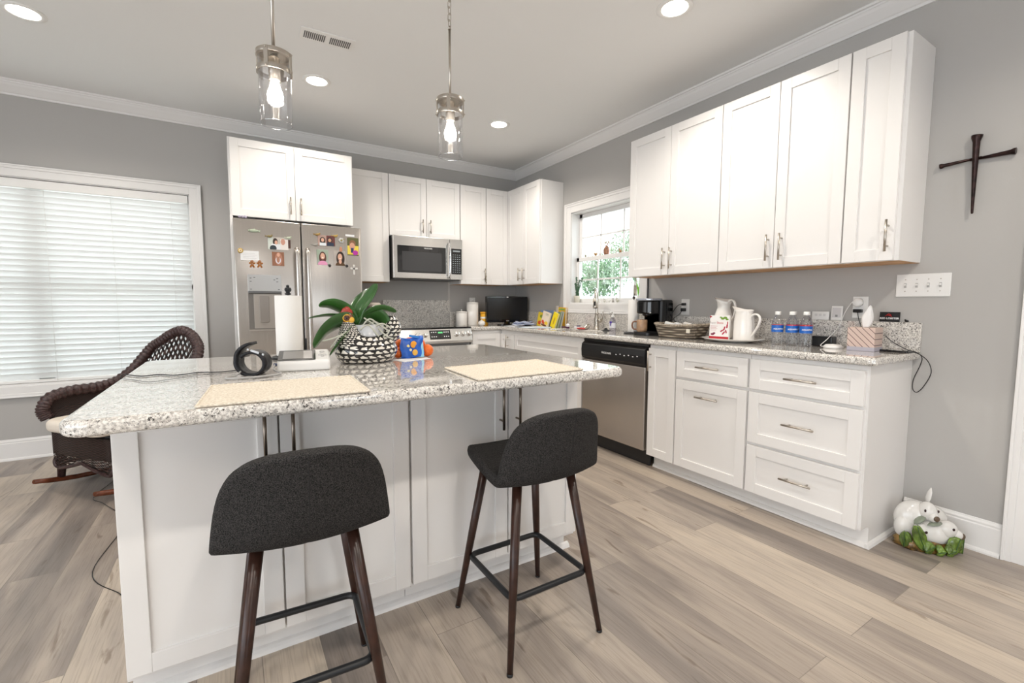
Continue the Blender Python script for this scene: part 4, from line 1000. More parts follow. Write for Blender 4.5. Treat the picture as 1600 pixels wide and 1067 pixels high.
for pts in ([(-0.01, -.03, .02), (0.02, -.04, .055), (0.06, -.04, .03), (0.10, -.045, .0), (0.075, -.05, -.02)], [(-0.01, -.03, .03), (0.03, -.045, .02), (0.07, -.05, .035), (0.11, -.05, .015)],
            [(-0.03, -.03, .02), (-0.08, -.05, .0), (-0.13, -.06, -.02), (-0.17, -.05, -.03)], [(-0.02, -.04, .01), (0.01, -.05, .03), (0.04, -.05, .0), (0.055, -.05, -.02)],
            [(0.0, -.03, .06), (0.04, -.04, .03), (0.09, -.05, -.02), (0.115, -.06, -.03)], [(-0.03, -.03, .0), (-0.07, -.05, -.02), (-0.10, -.06, -.01), (-0.14, -.05, -.06)], [(0.0, -.03, .02), (0.05, .0, .04), (0.08, .02, .03), (0.10, .03, .02)]):
    b = MB(); b.tube(pts, 0.0034, 6, sub=5); obj('root', b, M_ROOT, t)

# net bag of mandarins
t = thing('mandarin_bag', 'orange net bag of mandarins with a blue printed label beside the hen planter', 'fruit bag', (-2.285, -2.725, IT+.001), math.radians(-6))
def net():
    m, nt, pb = _mat('orange_net'); tc = nt.nodes.new('ShaderNodeTexCoord').outputs['Object']
    n = nt.nodes.new('ShaderNodeTexVoronoi'); n.inputs['Scale'].default_value = 130; n.feature = 'DISTANCE_TO_EDGE'; nt.links.new(tc, n.inputs['Vector'])
    r = ramp(nt, [(0.0, (0.75, 0.06, 0.01)), (0.12, (0.85, 0.20, 0.02))]); nt.links.new(n.outputs['Distance'], r.inputs['Fac']); nt.links.new(r.outputs[0], pb.inputs['Base Color']); setin(pb, 'Roughness', .4); return m
b = MB()
for c, r_ in (((-0.062, 0.0, .025), .025), ((-0.045, .03, .060), .024), ((0.075, 0.0, .030), .029), ((0.045, .02, .058), .026), ((0.0, .03, .03), .03), ((0.0, .03, .065), .027), ((0.030, -.005, .028), .027), ((-0.02, -.0, .028), .027)): b.ball(c, r_)
obj('mandarins', b, net(), t)
b = MB(); b.grid(lambda u, v: Vector(((u-.5)*.105-.004+.004*math.sin(9*v), -0.038+0.022*v*v+.004*math.sin(u*14), .002+v*.094-.006*math.sin(u*5))), 16, 8)
lb = obj('label_band', b, mat('label_blue', (0.015, 0.11, 0.50), 0.3, noise=(25, .3)), t, solid=0.001)
b = MB(); b.grid(lambda u, v: Vector((0.022+u*.026, -0.0405+0.022*v*v, .004+v*.080)), 5, 6); obj('label_side', b, mat('label_sky', (0.28, 0.60, 0.80), 0.3), lb)
for x, z, r_, cc in ((0.004, .062, .015, (0.85, .35, .03)), (0.008, .026, .013, (0.80, .45, .08)), (-.022, .055, .007, (.9, .75, .3)), (-.012, .038, .006, (.85, .8, .6))):
    b = MB(); b.ball((x, -0.0395+0.022*(z/.094)**2, z), r_, .003, r_*1.1); obj('label_blob', b, mat('label_orange', cc, .4), lb)
b = MB(); b.box(-.036, .01, -0.030, -0.024, .093, .103, Matrix.Rotation(.2, 4, 'Y')); obj('bag_tie', b, mat('tie_blue', (0.03, .2, .6), .4), t)
b = MB(); b.prism([(-2.395, -2.77), (-2.222, -2.745), (-2.225, -2.815), (-2.365, -2.865)], IT+.0003, IT+.0009); o = obj('paper_slip', b, mat('white_paper', (0.85, .85, .84), .7), None); tag(o, 'white paper slip under the front of the mandarin bag', 'paper')
# ---------------------------------------------------------------- magnets and photos on the refrigerator (face at y = -0.755)
FY = -0.7565
def flat(mb, pts, y0=0.0, t=0.0006): mb.prism([(x, z) for x, z in pts], y0, y0+t, FRONT); return mb
def oval(cx, cz, rx, rz, n=20): return [(cx+rx*math.cos(2*PI*k/n), cz+rz*math.sin(2*PI*k/n)) for k in range(n)]
_mc = {}
def cm(c, r=0.5):
    k = (tuple(c), r)
    if k not in _mc: _mc[k] = mat('print_colour', c, r)
    return _mc[k]
def photo(x0, x1, z0, z1, bg, shapes, lab, rz=0.0):
    t = thing('photo_print', lab, 'photo', ((x0+x1)/2, FY, (z0+z1)/2)); t.rotation_euler = (0, rz, 0)
    w, h = (x1-x0)/2, (z1-z0)/2
    b = MB(); flat(b, [(-w, -h), (w, -h), (w, h), (-w, h)]); p = obj('print', b, cm(bg, .25), t)
    for i, (nm, kind, a, c) in enumerate(shapes):
        b = MB()
        if kind == 'o': flat(b, [(max(-w, min(w, x*1)), max(-h, min(h, z))) for x, z in oval(a[0]*w, a[1]*h, a[2]*w, a[3]*h)], 0.0006+i*.00022, .0002)
        else: flat(b, [(a[0]*w, a[1]*h), (a[2]*w, a[1]*h), (a[2]*w, a[3]*h), (a[0]*w, a[3]*h)], 0.0006+i*.00022, .0002)
        obj(nm, b, cm(c, .3), p)
    return t
SK = (0.72, 0.42, 0.30); HR = (0.035, 0.018, 0.012)
photo(-2.731, -2.573, 1.584, 1.679, (0.55, .50, .44), [('backdrop', 'r', (-1, -1, -.55, 1), (.62, .66, .60)), ('hair', 'o', (-.35, .25, .22, .6), HR), ('shirt', 'r', (-.7, -1, .1, -.1), (.75, .76, .78)), ('coat', 'o', (-.55, -.8, .3, .5), (.03, .04, .05)), ('face', 'o', (-.28, .15, .13, .33), SK),
      ('dress', 'r', (.1, -1, .8, .7), (.80, .74, .70)), ('face', 'o', (.32, .30, .2, .5), (.55, .28, .2)), ('dark_coat', 'r', (.78, -.7, 1, .7), (.08, .03, .02))], 'landscape photo of people at left door top, above a smaller print')
photo(-2.706, -2.622, 1.460, 1.566, (0.30, .13, .07), [('figure', 'o', (.1, 0, .6, .95), (.45, .20, .12)), ('scarf', 'o', (0, -.2, .45, .5), (.75, .72, .78)), ('scarf_gap', 'o', (0, -.05, .28, .5), (.42, .20, .12)), ('face', 'o', (.05, .6, .25, .28), SK)], 'small dark reddish photo below the landscape photo on the left door')
photo(-2.372, -2.240, 1.638, 1.722, (0.16, .05, .045), [('backdrop', 'r', (-1, -1, .0, 1), (.45, .30, .25)), ('hair', 'o', (-.45, .0, .33, .65), HR), ('face', 'o', (-.45, .1, .18, .36), SK), ('shirt', 'r', (-.8, -1, -.05, -.45), (.75, .78, .82)), ('hair', 'o', (.38, .15, .3, .55), HR), ('face', 'o', (.38, .1, .18, .34), (.6, .32, .2)), ('jacket', 'r', (.05, -1, .85, -.35), (.02, .03, .06))], 'landscape photo of two dark-haired people, topmost on the right door')
photo(-2.384, -2.294, 1.482, 1.605, (0.42, .46, .40), [('backdrop', 'r', (-1, -.3, 1, 1), (.35, .42, .33)), ('hair', 'o', (.0, -.05, .62, .8), (.10, .03, .02)), ('shirt', 'o', (0, -.95, .85, .5), (.82, .35, .55)), ('face', 'o', (0, .15, .38, .42), SK), ('smile', 'o', (0, -.02, .15, .06), (.85, .8, .78))], 'portrait photo of a smiling person in a pink top on the right door')
photo(-2.252, -2.158, 1.482, 1.605, (0.45, .40, .36), [('hair', 'o', (.1, -.05, .7, .95), HR), ('shirt', 'o', (.05, -.95, .8, .45), (.10, .05, .02)), ('neck', 'o', (.05, -.45, .25, .3), SK), ('face', 'o', (.02, .15, .38, .45), SK), ('smile', 'o', (.02, -.03, .15, .06), (.85, .8, .78))], 'portrait photo of a person with long dark hair, left of the cross magnet')
photo(-2.142, -2.052, 1.572, 1.718, (0.12, .12, .05), [('leaves', 'r', (-1, -.9, 1, .1), (.80, .62, .08)), ('hair', 'o', (-.1, .35, .6, .4), (.25, .12, .06)), ('figure', 'o', (-.15, .0, .5, .45), (.65, .35, .25)), ('trousers', 'r', (-.4, -.7, .1, -.15), (.03, .04, .12)), ('flowers', 'o', (.4, -.68, .5, .28), (.45, .04, .35))], 'colourful photo with yellow leaves and purple flowers at the right door edge')
t = thing('note_card', 'small white handwritten note on the left door beside the round magnet', 'note', (-2.855, FY, 1.528)); b = MB(); flat(b, [(-.062, -.036), (.062, -.036), (.060, .036), (-.060, .036)]); nc = obj('card', b, M_TXTW, t)
b = MB()
for k in range(4): flat(b, [(-.045, -.020+k*.012), (.045-.01*(k % 2), -.020+k*.012), (.045-.01*(k % 2), -.0185+k*.012), (-.045, -.0185+k*.012)], .0006, .0002)
obj('handwriting', b, cm((.45, .45, .45)), nc)
def magnet(name, x, z, lab, fn, cat='magnet', group=None):
    t = thing(name, lab, cat, (x, FY, z), 0, group); fn(t); return t
def round_mag(t):
    b = MB(); b.lathe([(.018, 0), (.018, .004), (.014, .006), (.001, .006)], 24, FRONT); obj('rim', b, cm((.55, .35, .08), .25), t)
    b = MB(); b.lathe([(.011, .0062), (.011, .0072)], 20, FRONT); d = obj('face', b, cm((.85, .75, .5)), t); b = MB(); b.lathe([(.005, .0073), (.005, .0083)], 12, FRONT); obj('centre', b, cm((.45, .2, .03)), d)
magnet('round_magnet', -2.915, 1.562, 'round gold magnet at the corner of the white note', round_mag)
def ginger(t):
    b = MB(); b.lathe([(.011, 0), (.011, .005)], 18, Matrix.Translation((0, 0, .018)) @ FRONT); b.box(-.008, .008, -.005, 0, -.012, .012)
    for s in (-1, 1):
        b.tube([(s*.005, -.0025, .004), (s*.021, -.0025, .008)], .0055, 8); b.tube([(s*.004, -.0025, -.008), (s*.013, -.0025, -.025)], .0062, 8)
    bd_ = obj('body', b, cm((.38, .13, .02), .4), t)
    b = MB()
    for x, z in ((-.004, .021), (.004, .021), (0, .006), (0, -.003)): b.lathe([(.0018, .005), (.0018, .0062)], 8, Matrix.Translation((x, 0, z)) @ FRONT)
    obj('icing', b, M_TXTW, bd_)
magnet('gingerbread_magnet', -2.842, 1.466, 'gingerbread man magnet, left one of the pair below the note', ginger, group='gingerbread magnets')
magnet('gingerbread_magnet', -2.792, 1.467, 'gingerbread man magnet, right one of the pair below the note', ginger, group='gingerbread magnets')
def fish(t):
    b = MB(); b.ball((0, -.005, 0), .036, .004, .011); b.prism([(.030, 0), (.048, .013), (.044, 0), (.048, -.013)], .002, .006, FRONT); b.prism([(-.008, .008), (.010, .018), (.012, .008)], .002, .006, FRONT); d = obj('body', b, cm((.42, .48, .36), .3), t)
    b = MB(); b.ball((-.024, -.0085, .003), .0028); obj('eye', b, M_BLACK, d)
magnet('fish_magnet', -2.825, 1.716, 'pale green fish magnet high on the left door', fish)
def crossm(t):
    b = MB(); b.box(-.007, .007, -.005, 0, -.034, .034); b.box(-.022, .022, -.005, 0, .003, .017)
    for x, z in ((0, .034), (0, -.034), (-.022, .01), (.022, .01)): b.ball((x, -.003, z), .009, .003, .009)
    obj('body', b, cm((.66, .64, .60), .3), t)
magnet('cross_magnet', -2.094, 1.452, 'small white cross magnet at the right edge of the right door', crossm)
def dark(t): b = MB(); b.ball((0, -.004, 0), .011, .005, .012); b.box(-.018, .0, -.004, 0, .004, .009); obj('body', b, cm((.03, .025, .025), .3), t)
magnet('dark_magnet', -2.286, 1.478, 'small dark magnet at the lower right of the pink-top portrait', dark); magnet('dark_magnet', -2.150, 1.482, 'small dark magnet between the long-haired portrait and the cross', dark)
def birdm(c):
    def fn(t):
        b = MB(); b.ball((0, -.005, 0), .018, .004, .009); b.ball((.015, -.005, .008), .007, .004, .006); b.prism([(-.014, 0), (-.032, .008), (-.030, -.003)], .002, .005, FRONT); obj('body', b, cm(c, .3), t)
    return fn
magnet('bird_magnet', -2.372, 1.724, 'small gold bird magnet at the left top of the two-person photo', birdm((.35, .22, .06))); magnet('bird_magnet', -2.392, 1.640, 'small grey bird magnet left of the portraits', birdm((.35, .33, .30)))
magnet('bird_magnet', -2.237, 1.722, 'small gold bird magnet at the right top of the two-person photo', birdm((.45, .30, .08))); magnet('bird_magnet', -2.718, 1.682, 'small dark gold bird magnet at the left top of the landscape photo', birdm((.22, .17, .06)))
magnet('bird_magnet', -2.585, 1.680, 'small pale green bird magnet at the right top of the landscape photo', birdm((.5, .55, .42)))
def flower(t):
    b = MB()
    for k in range(6):
        a = k*PI/3; b.ball((.014*math.cos(a), -.004, .014*math.sin(a)), .009, .004, .009)
    d = obj('petals', b, cm((.50, .50, .48), .4), t); b = MB(); b.ball((0, -.006, 0), .008, .005, .008); b.ball((.020, -.005, .010), .006, .004, .005); obj('centre', b, cm((.30, .24, .06)), d)
magnet('flower_magnet', -2.190, 1.690, 'grey flower magnet between the two-person photo and the colourful photo', flower); 
def hen_m(t): b = MB(); b.ball((0, -.004, .0), .012, .005, .016); b.ball((0, -.004, .018), .009, .004, .007); obj('body', b, cm((.55, .25, .15), .4), t)
magnet('pink_magnet', -2.196, 1.612, 'small pinkish magnet at the top of the long-haired portrait', hen_m)
def strip(t): b = MB(); flat(b, [(-.036, -.007), (.036, -.009), (.036, .007), (-.036, .009)], 0, .002); obj('body', b, M_TXTW, t)
magnet('white_strip_magnet', -2.120, 1.735, 'white strip magnet above the colourful photo', strip)
t = thing('glass_ornament', 'little clear and lilac ornament resting on the refrigerator top edge under the cabinet', 'ornament', (-2.893, -0.752, 1.8045)); b = MB(); b.ball((-.018, 0, .010), .010, .008, .0095); b.ball((.002, 0, .010), .012, .008, .0095); b.ball((.022, 0, .012), .010, .008, .0115); obj('beads', b, mat('lilac_glass', (0.55, .50, .62), .1, trans=.3), t)
# ornament hanging from a wall cabinet handle
t = thing('hanging_ornament', 'small antique metal key ornament hanging from the cabinet handle right of the microwave', 'ornament', (-0.600, -0.338, 1.45))
b = MB()
b.tube([(.0, 0, .035), (.002, -.004, .01), (.0, 0, -.02), (.002, 0, -.055)], .0035, 8, sub=3)
for k, z in enumerate((.02, .0, -.02, -.035, -.05)): b.ball((.003*(-1)**k, -.002, z), .007, .005, .009)
b.tube([(0.008*math.cos(a), 0, .045+.010*math.sin(a)) for a in [k*2*PI/14 for k in range(14)]], .0015, 5, closed=True)
obj('charm', b, mat('antique_metal', (.30, .26, .20), .35, .9), t)
# ---------------------------------------------------------------- wall-mounted things on the right wall
M_IRON = mat('dark_iron_nail', (0.030, 0.014, 0.012), 0.28, 0.6, noise=(40, 0.7))
t = thing('wall_cross', 'dark iron cross made of long nails on the grey wall', 'cross', (-0.012, -4.043, 1.77), RR)
b = MB(); b.tube([(0.001, -.012, .180), (0.0, -.012, .170), (0.0, -.012, .150), (0.004, -.012, -.172), (0.0045, -.012, -.177)], [0.021, 0.020, 0.0135, 0.0048, 0.003], 12); obj('upright_nail', b, M_IRON, t)
b = MB(); b.tube([(-.126, -.002, .071), (-.120, -.002, .0715), (-.110, -.002, .0725), (.02, -.002, .079)], [0.0125, 0.0125, 0.0085, 0.0045], 10); obj('side_nail', b, M_IRON, t)
b = MB(); b.tube([(.128, -.002, .076), (.121, -.002, .0765), (.110, -.002, .076), (-.02, -.002, .074)], [0.0145, 0.0145, 0.0105, 0.005], 10); obj('side_nail', b, M_IRON, t)
t = thing('switch_plate', 'wide white wall plate with four toggle switches', 'light switch', (-0.001, -3.8815, 1.267), RR)
b = MB(); b.box(-0.1075, 0.1075, -0.006, 0.0, -0.058, 0.058); obj('plate', b, M_WHITE, t, bevel=0.003)
for k in range(4):
    x = -0.069+k*0.046; b = MB(); b.box(x-.0052, x+.0052, -0.0066, -.005, -0.012, 0.012); obj('toggle_slot', b, mat('slot_grey', (.45, .44, .42), .5), t)
    b = MB(); b.box(x-.0036, x+.0036, -0.018, -.006, -.002, .0075); obj('toggle', b, M_WHITE, t, bevel=.001)
    for z in (-.030, .030): b = MB(); b.lathe([(.0028, .006), (.0028, .0068)], 10, Matrix.Translation((x, 0, z)) @ FRONT); obj('screw', b, M_NICKEL, t)
def outlet(loc, rz, lab):
    t = thing('wall_outlet', lab, 'outlet', loc, rz, 'wall outlets')
    b = MB(); b.box(-0.037, 0.037, -0.006, 0.0, -0.060, 0.060); obj('plate', b, M_WHITE, t, bevel=0.003)
    for z in (-.021, .021):
        b = MB(); b.prism(rrect(-.017, .017, z-.014, z+.014, .008), .006, .0075, FRONT); s = obj('receptacle', b, M_WHITE, t)
        b = MB(); b.box(-.007, -.005, -.0078, -.0074, z-.003, z+.005); b.box(.005, .007, -.0078, -.0074, z-.003, z+.005); obj('slots', b, M_BLACK, s)
    return t
outlet((-0.001, -2.470, 1.147), RR, 'white double outlet right of the coffee maker with two black plugs')
outlet((-0.001, -3.619, 1.153), RR, 'white double outlet behind the tissue box with a round white charger plugged in')
outlet((-0.600, -0.001, 1.18), 0, 'white outlet on the back wall just left of the small television')
t = thing('power_plug', 'black plug in the upper socket of the outlet beside the coffee maker', 'plug', (-0.010, -2.470, 1.168), RR); b = MB(); b.box(-.012, .012, -.030, 0, -.010, .010); obj('plug_body', b, M_BLACK, t, bevel=.003)
b = MB(); b.tube([(0, -.03, 0), (-.03, -.045, -.01), (-.075, -.05, -.07), (-.085, -.06, -.15), (-.07, -.08, -.22)], .0028, 6, sub=6); obj('cord', b, M_BLACK, t)
t = thing('power_plug', 'black plug in the lower socket of the outlet beside the coffee maker', 'plug', (-0.010, -2.470, 1.126), RR); b = MB(); b.box(-.013, .013, -.036, 0, -.012, .012); obj('plug_body', b, M_BLACK, t, bevel=.003)
b = MB(); b.tube([(0, -.035, -.01), (-.02, -.045, -.04), (-.055, -.06, -.07), (-.02, -.07, -.10), (.03, -.08, -.13), (.06, -.08, -.19)], .0022, 6, sub=6); obj('cord', b, M_BLACK, t)
t = thing('round_charger', 'round white plug-in charger in the upper socket above the tissue box', 'charger', (-0.009, -3.612, 1.180), RR); b = MB(); b.lathe([(.024, 0), (.024, .018), (.020, .023), (.001, .024)], 28, FRONT); obj('charger_body', b, M_WHITE, t)
t = thing('power_plug', 'small black plug in the lower socket behind the tissue box', 'plug', (-0.010, -3.617, 1.134), RR); b = MB(); b.box(-.022, .018, -.026, 0, -.010, .009); obj('plug_body', b, M_BLACK, t, bevel=.003)
b = MB(); b.tube([(.0, -.02, -.008), (.015, -.035, -.05), (.03, -.04, -.09), (.05, -.045, -.15), (.06, -.04, -.20)], .0022, 6, sub=6); obj('cord', b, M_BLACK, t)

# things leaning on top of the backsplash (z 1.077)
BZ = CT+.1502
t = thing('wall_card', 'black card with a red lobster emblem standing on the backsplash', 'card', (-0.012, -3.757, BZ), RR); b = MB(); b.box(-.044, .044, -.0015, 0, 0, .052, Matrix.Rotation(-.08, 4, 'X')); c_ = obj('card', b, M_BLACK, t)
text_obj('lettering', 'RED LOBSTER', .0135, M_TXTW, c_, (0, -.0030, .018), (PI/2-.08, 0, 0), .0003, bold=.0003)
b = MB(); b.tube([(-.018, -.0045, .030), (-.008, -.0045, .036), (.002, -.0045, .034), (.012, -.0045, .028)], [.001, .002, .0022, .001], 6); b.tube([(-.012, -.0045, .037), (-.002, -.0045, .042), (.008, -.0045, .037)], [.001, .0018, .001], 6); obj('emblem', b, cm((.6, .02, .02)), c_)
t = thing('leaning_phone', 'white handset standing on the backsplash left of the charger outlet', 'phone', (-0.012, -3.510, BZ), RR); b = MB(); b.box(-.030, .029, -.008, 0, 0, .083, Matrix.Rotation(-.06, 4, 'X')); p_ = obj('phone_body', b, M_WHITE, t, bevel=.004)
b = MB(); b.box(-.022, .022, -.0098, -.0092, .016, .072, Matrix.Rotation(-.06, 4, 'X')); obj('phone_screen', b, mat('pale_screen', (.62, .60, .60), .3), p_)
b = MB(); b.box(-.006, .006, -.0105, -.0098, .020, .032, Matrix.Rotation(-.06, 4, 'X')); obj('mark', b, cm((.25, .25, .25)), p_)
t = thing('white_remote', 'white horizontal switch box standing on the backsplash above the last water bottle', 'remote', (-0.012, -3.426, BZ), RR); b = MB(); b.box(-.047, .045, -.009, 0, 0, .050, Matrix.Rotation(-.06, 4, 'X')); w_ = obj('case', b, M_WHITE, t, bevel=.003)
b = MB()
for k in range(3): b.box(-.030+k*.022, -.016+k*.022, -.0105, -.0098, .022, .036, Matrix.Rotation(-.06, 4, 'X'))
obj('key_dots', b, mat('key_pale', (.68, .67, .66), .4), w_)
t = thing('tiny_figure', 'tiny black bird-like figure at the near end of the backsplash', 'figurine', (-0.011, -3.83, BZ)); b = MB(); b.ball((0, 0, .006), .006, .009, .006); b.ball((0, .006, .012), .004); obj('body', b, M_BLACK, t)

# ---------------------------------------------------------------- things on the right-hand worktop
# tissue box
def stripe_mat():
    m, nt, pb = _mat('striped_card'); tc = nt.nodes.new('ShaderNodeTexCoord').outputs['Object']; s = nt.nodes.new('ShaderNodeSeparateXYZ'); nt.links.new(tc, s.inputs[0])
    d = mathn(nt, 'ADD', mathn(nt, 'ADD', s.outputs[0], mathn(nt, 'MULTIPLY', s.outputs[1], 0.0)), mathn(nt, 'MULTIPLY', s.outputs[2], 0.95))
    f = mathn(nt, 'FRACT', mathn(nt, 'MULTIPLY', d, 34.0)); line = mathn(nt, 'LESS_THAN', f, 0.13)
    c = mixc(nt, line, (0.60, 0.46, 0.40), (0.09, 0.05, 0.05)); band = mathn(nt, 'LESS_THAN', s.outputs[2], 0.022); c = mixc(nt, band, c, (0.42, 0.40, 0.46))
    nt.links.new(c, pb.inputs['Base Color']); setin(pb, 'Roughness', .5); return m
t = thing('tissue_box', 'pinkish cube tissue box with diagonal dark stripes', 'tissue box', (-0.155, -3.705, CT), RR+.05)
b = MB(); b.box(-.060, .060, -.056, .056, 0, .122); obj('box', b, stripe_mat(), t, bevel=.002)
b = MB()
def tis(u, v):
    a = (u-.5)*2; w = .003+.021*math.sin(PI*min(1, v*.78+.15))**1.3; return Vector((a*w+.004+v*.012, .010*math.sin(3*a)+.006*math.cos(5*v), .120+v*.118-abs(a)*.012*v))
b.grid(tis, 9, 12); b.grid(lambda u, v: tis(u, v)+Vector((.0, -.012*(1-v)-.003, 0)), 9, 12); obj('tissue', b, mat('white_tissue', (.86, .85, .84), .9), t, solid=.0012)
# wireless charger puck with cord
t = thing('charging_puck', 'round white charging base with a white cable left of the tissue box', 'charger', (-0.155, -3.560, CT)); b = MB(); b.lathe([(.044, 0), (.047, .004), (.045, .012), (.036, .020), (.001, .023)], 32); obj('puck', b, M_WHITE, t)
b = MB(); b.tube([(-.03, .02, .010), (-.02, .055, .012), (.04, .045, .05), (.10, .02, .12), (.12, .0, .20), (.122, -.03, .255), (.135, -.050, .262)], .0022, 6, sub=7); obj('cable', b, M_WHITE, t)
# dark speaker box
t = thing('black_speaker', 'low black box speaker against the backsplash behind the water bottles', 'speaker', (-0.066, -3.475, CT), RR); b = MB(); b.box(-.055, .052, -.030, .030, 0, .058); sp_ = obj('case', b, M_BLACK, t, bevel=.006)
b = MB(); b.box(-.045, .043, -.0312, -.030, .008, .050); obj('grille', b, mat('speaker_cloth', (.02, .02, .02), .9), sp_)
# phone flat + cable
t = thing('black_handset', 'flat black phone lying on the worktop at its near end', 'phone', (-0.105, -3.825, CT), RR-.1); b = MB(); b.prism(rrect(-.062, .062, -.032, .032, .008), 0, .011); obj('phone_body', b, M_BLACKG, t, bevel=.003)
h = MB(); h.tube([(-.10, -3.775, CT+.080), (-.10, -3.80, CT+.055), (-.095, -3.85, CT+.022), (-.085, -3.885, CT+.006), (-.06, -3.91, CT-.010), (-.035, -3.935, CT-.045), (-.025, -3.945, CT-.10), (-.022, -3.92, CT-.17), (-.022, -3.895, CT-.205), (-.024, -3.878, CT-.19), (-.03, -3.880, CT-.14), (-.035, -3.905, CT-.06), (-.05, -3.912, CT-.02), (-.075, -3.895, CT+.004), (-.09, -3.87, CT+.012)], .0021, 6, sub=7)
o = obj('charging_cable', h, M_BLACK, None); tag(o, 'black cable looping off the near end of the worktop', 'cord')

# water bottles
M_WATER = thin_glass('clear_bottle', (.97, .975, .98), 0.03, .02); M_LBL = mat('blue_label', (0.012, 0.12, 0.48), .3); M_LBR = mat('red_label_line', (.6, .05, .05), .4)
def bottle(loc, rz, lab, first=None):
    t = thing('water_bottle', lab, 'bottle', loc, rz, 'water bottles on the worktop')
    pr = [(0.026, 0.0), (0.0305, 0.004), (0.0315, 0.012)]
    for k in range(5): z = .016+k*.011; pr += [(.0315, z), (.0295, z+.004), (.0315, z+.008)]
    pr += [(0.0318, .075), (0.0318, .122), (0.0305, .132), (0.026, .150), (0.018, .165), (0.0135, .172), (0.0128, .182)]
    b = MB(); b.lathe(pr, 32); o = obj('bottle_body', b, M_WATER, t)
    b = MB(); b.lathe([(0.0150, .180), (0.0155, .183), (0.0150, .199), (0.013, .200)], 24); obj('cap', b, M_WHITE, t)
    b = MB(); b.lathe([(0.0322, .078), (0.0322, .118)], 32, cap=False); lb = obj('label', b, M_LBL, t)
    b = MB(); b.lathe([(0.0324, .119), (0.0324, .122)], 32, cap=False); obj('label_line', b, M_LBR, lb)
    # curved lettering
    tx = text_obj('lettering', 'AQUAFINA', .0115, M_TXTW, lb, (0, 0, .097), (PI/2, 0, 0), .0001, bold=.0003)
    for v in tx.data.vertices:
        a = v.co.x/.0325; r_ = .0328-v.co.y; v.co.x = r_*math.sin(a); v.co.y = -r_*math.cos(a)
    return t
for (x, y, lab) in [(-0.215, -3.285, 'water bottle with blue label, nearest the white pitcher'), (-0.205, -3.362, 'water bottle with blue label in the middle of the front three'),
                    (-0.200, -3.436, 'water bottle with blue label, front one nearest the tissue box'), (-0.125, -3.330, 'water bottle standing behind, half hidden between the first two bottles'), (-0.128, -3.405, 'water bottle standing behind the one nearest the tissue box')]:
    bottle((x, y, CT), math.radians(-50), lab)

# plate, pitchers and box
t = thing('oval_platter', 'white round platter carrying the two pitchers and the carton', 'platter', (-0.215, -3.000, CT))
b = MB(); b.lathe([(.12, 0), (.13, .004), (.185, .013), (.205, .021), (.208, .024), (.203, .024), (.18, .017), (.12, .009), (.001, .008)], 56, sx=.86, sy=.93); obj('dish', b, M_CERAM, t)
PZ = CT+.0095
def pitcher(name, loc, rz, prof, spout, hnd, lab):
    t = thing(name, lab, 'pitcher', loc, rz, 'white pitchers')
    zt = prof[-1][1]
    def fn(p, a):
        k = max(0, (p.z-spout[0])/(zt-spout[0])) if p.z > spout[0] else 0
        c = max(0, math.cos(a))**5*k*k; p.x += c*spout[1]; p.z += c*spout[2]-(k*k)*spout[3]*max(0, -math.cos(a)); p.y *= 1-.35*c; return p
    b = MB(); inner = [(r-.004, z) for r, z in prof[::-1] if r > .01]
    b.lathe(prof+inner[:-1]+[(.001, prof[0][1]+.008)], 44, fn=fn); o = obj('jug', b, M_CERAM, t)
    b = MB(); b.tube(hnd, .0085, 10, sub=6, flat=.75); obj('handle', b, M_CERAM, t)
    return t
pitcher('tall_pitcher', (-0.145, -2.885, PZ), math.radians(75), [(.048, 0), (.060, .010), (.072, .05), (.074, .085), (.066, .13), (.049, .18), (.041, .21), (.044, .245), (.052, .268)], (.18, .040, .012, .022),
        [(-.040, 0, .245), (-.065, 0, .262), (-.095, 0, .245), (-.105, 0, .20), (-.090, 0, .145), (-.066, 0, .12)], 'tall white pitcher with a narrow neck standing at the back of the platter')
pitcher('white_pitcher', (-0.235, -3.088, PZ), math.radians(78), [(.058, 0), (.062, .006), (.062, .05), (.059, .12), (.053, .165), (.050, .185), (.054, .200)], (.155, .045, .020, .004),
        [(-.050, 0, .155), (-.075, 0, .170), (-.105, 0, .165), (-.118, 0, .14), (-.105, 0, .10), (-.075, 0, .055), (-.057, 0, .035)], 'shorter straight-sided white pitcher at the front of the platter')
t = thing('supplement_carton', 'white and red carton printed SuperBeets leaning before the tall pitcher', 'carton', (-0.310, -2.965, PZ+.008), RR+.18)
b = MB(); b.box(-.062, .062, -.002, .020, 0, .152, Matrix.Rotation(-.06, 4, 'X')); cb = obj('carton', b, mat('carton_white', (.84, .82, .80), .4), t, bevel=.001)
TC = Matrix.Rotation(-.06, 4, 'X')
b = MB(); b.box(-.062, .062, -.0028, -.0021, 0.001, .016, TC); b.prism([(-.062, .135), (-.062, .151), (-.048, .143)], .0022, .0028, TC @ FRONT); obj('red_band', b, cm((.45, .02, .03), .4), cb)
b = MB(); 
for cx, cz, a_, L in ((.034, .070, .3, .03), (.020, .055, 1.0, .028), (.045, .050, -.3, .026), (.030, .040, .7, .03), (.050, .085, .1, .03), (.052, .105, .0, .022)):
    b.prism([(cx+L*.5*math.sin(a_+q)*s_, cz+L*.5*math.cos(a_+q)*s_) for q, s_ in ((0, 1), (.5, .6), (PI-.4, .75), (PI, 1), (PI+.4, .7), (-.5, .6))], .0022, .0030, TC @ FRONT)
obj('beet_print', b, cm((.42, .02, .05), .4), cb)
b = MB()
for cx, cz, r_ in ((.020, .132, .012), (.036, .138, .012), (.048, .128, .010), (.008, .140, .008)): b.prism(oval(cx, cz, r_, r_*.6, 10), .0022, .0032, TC @ FRONT)
obj('leaf_print', b, cm((.16, .30, .03), .4), cb)
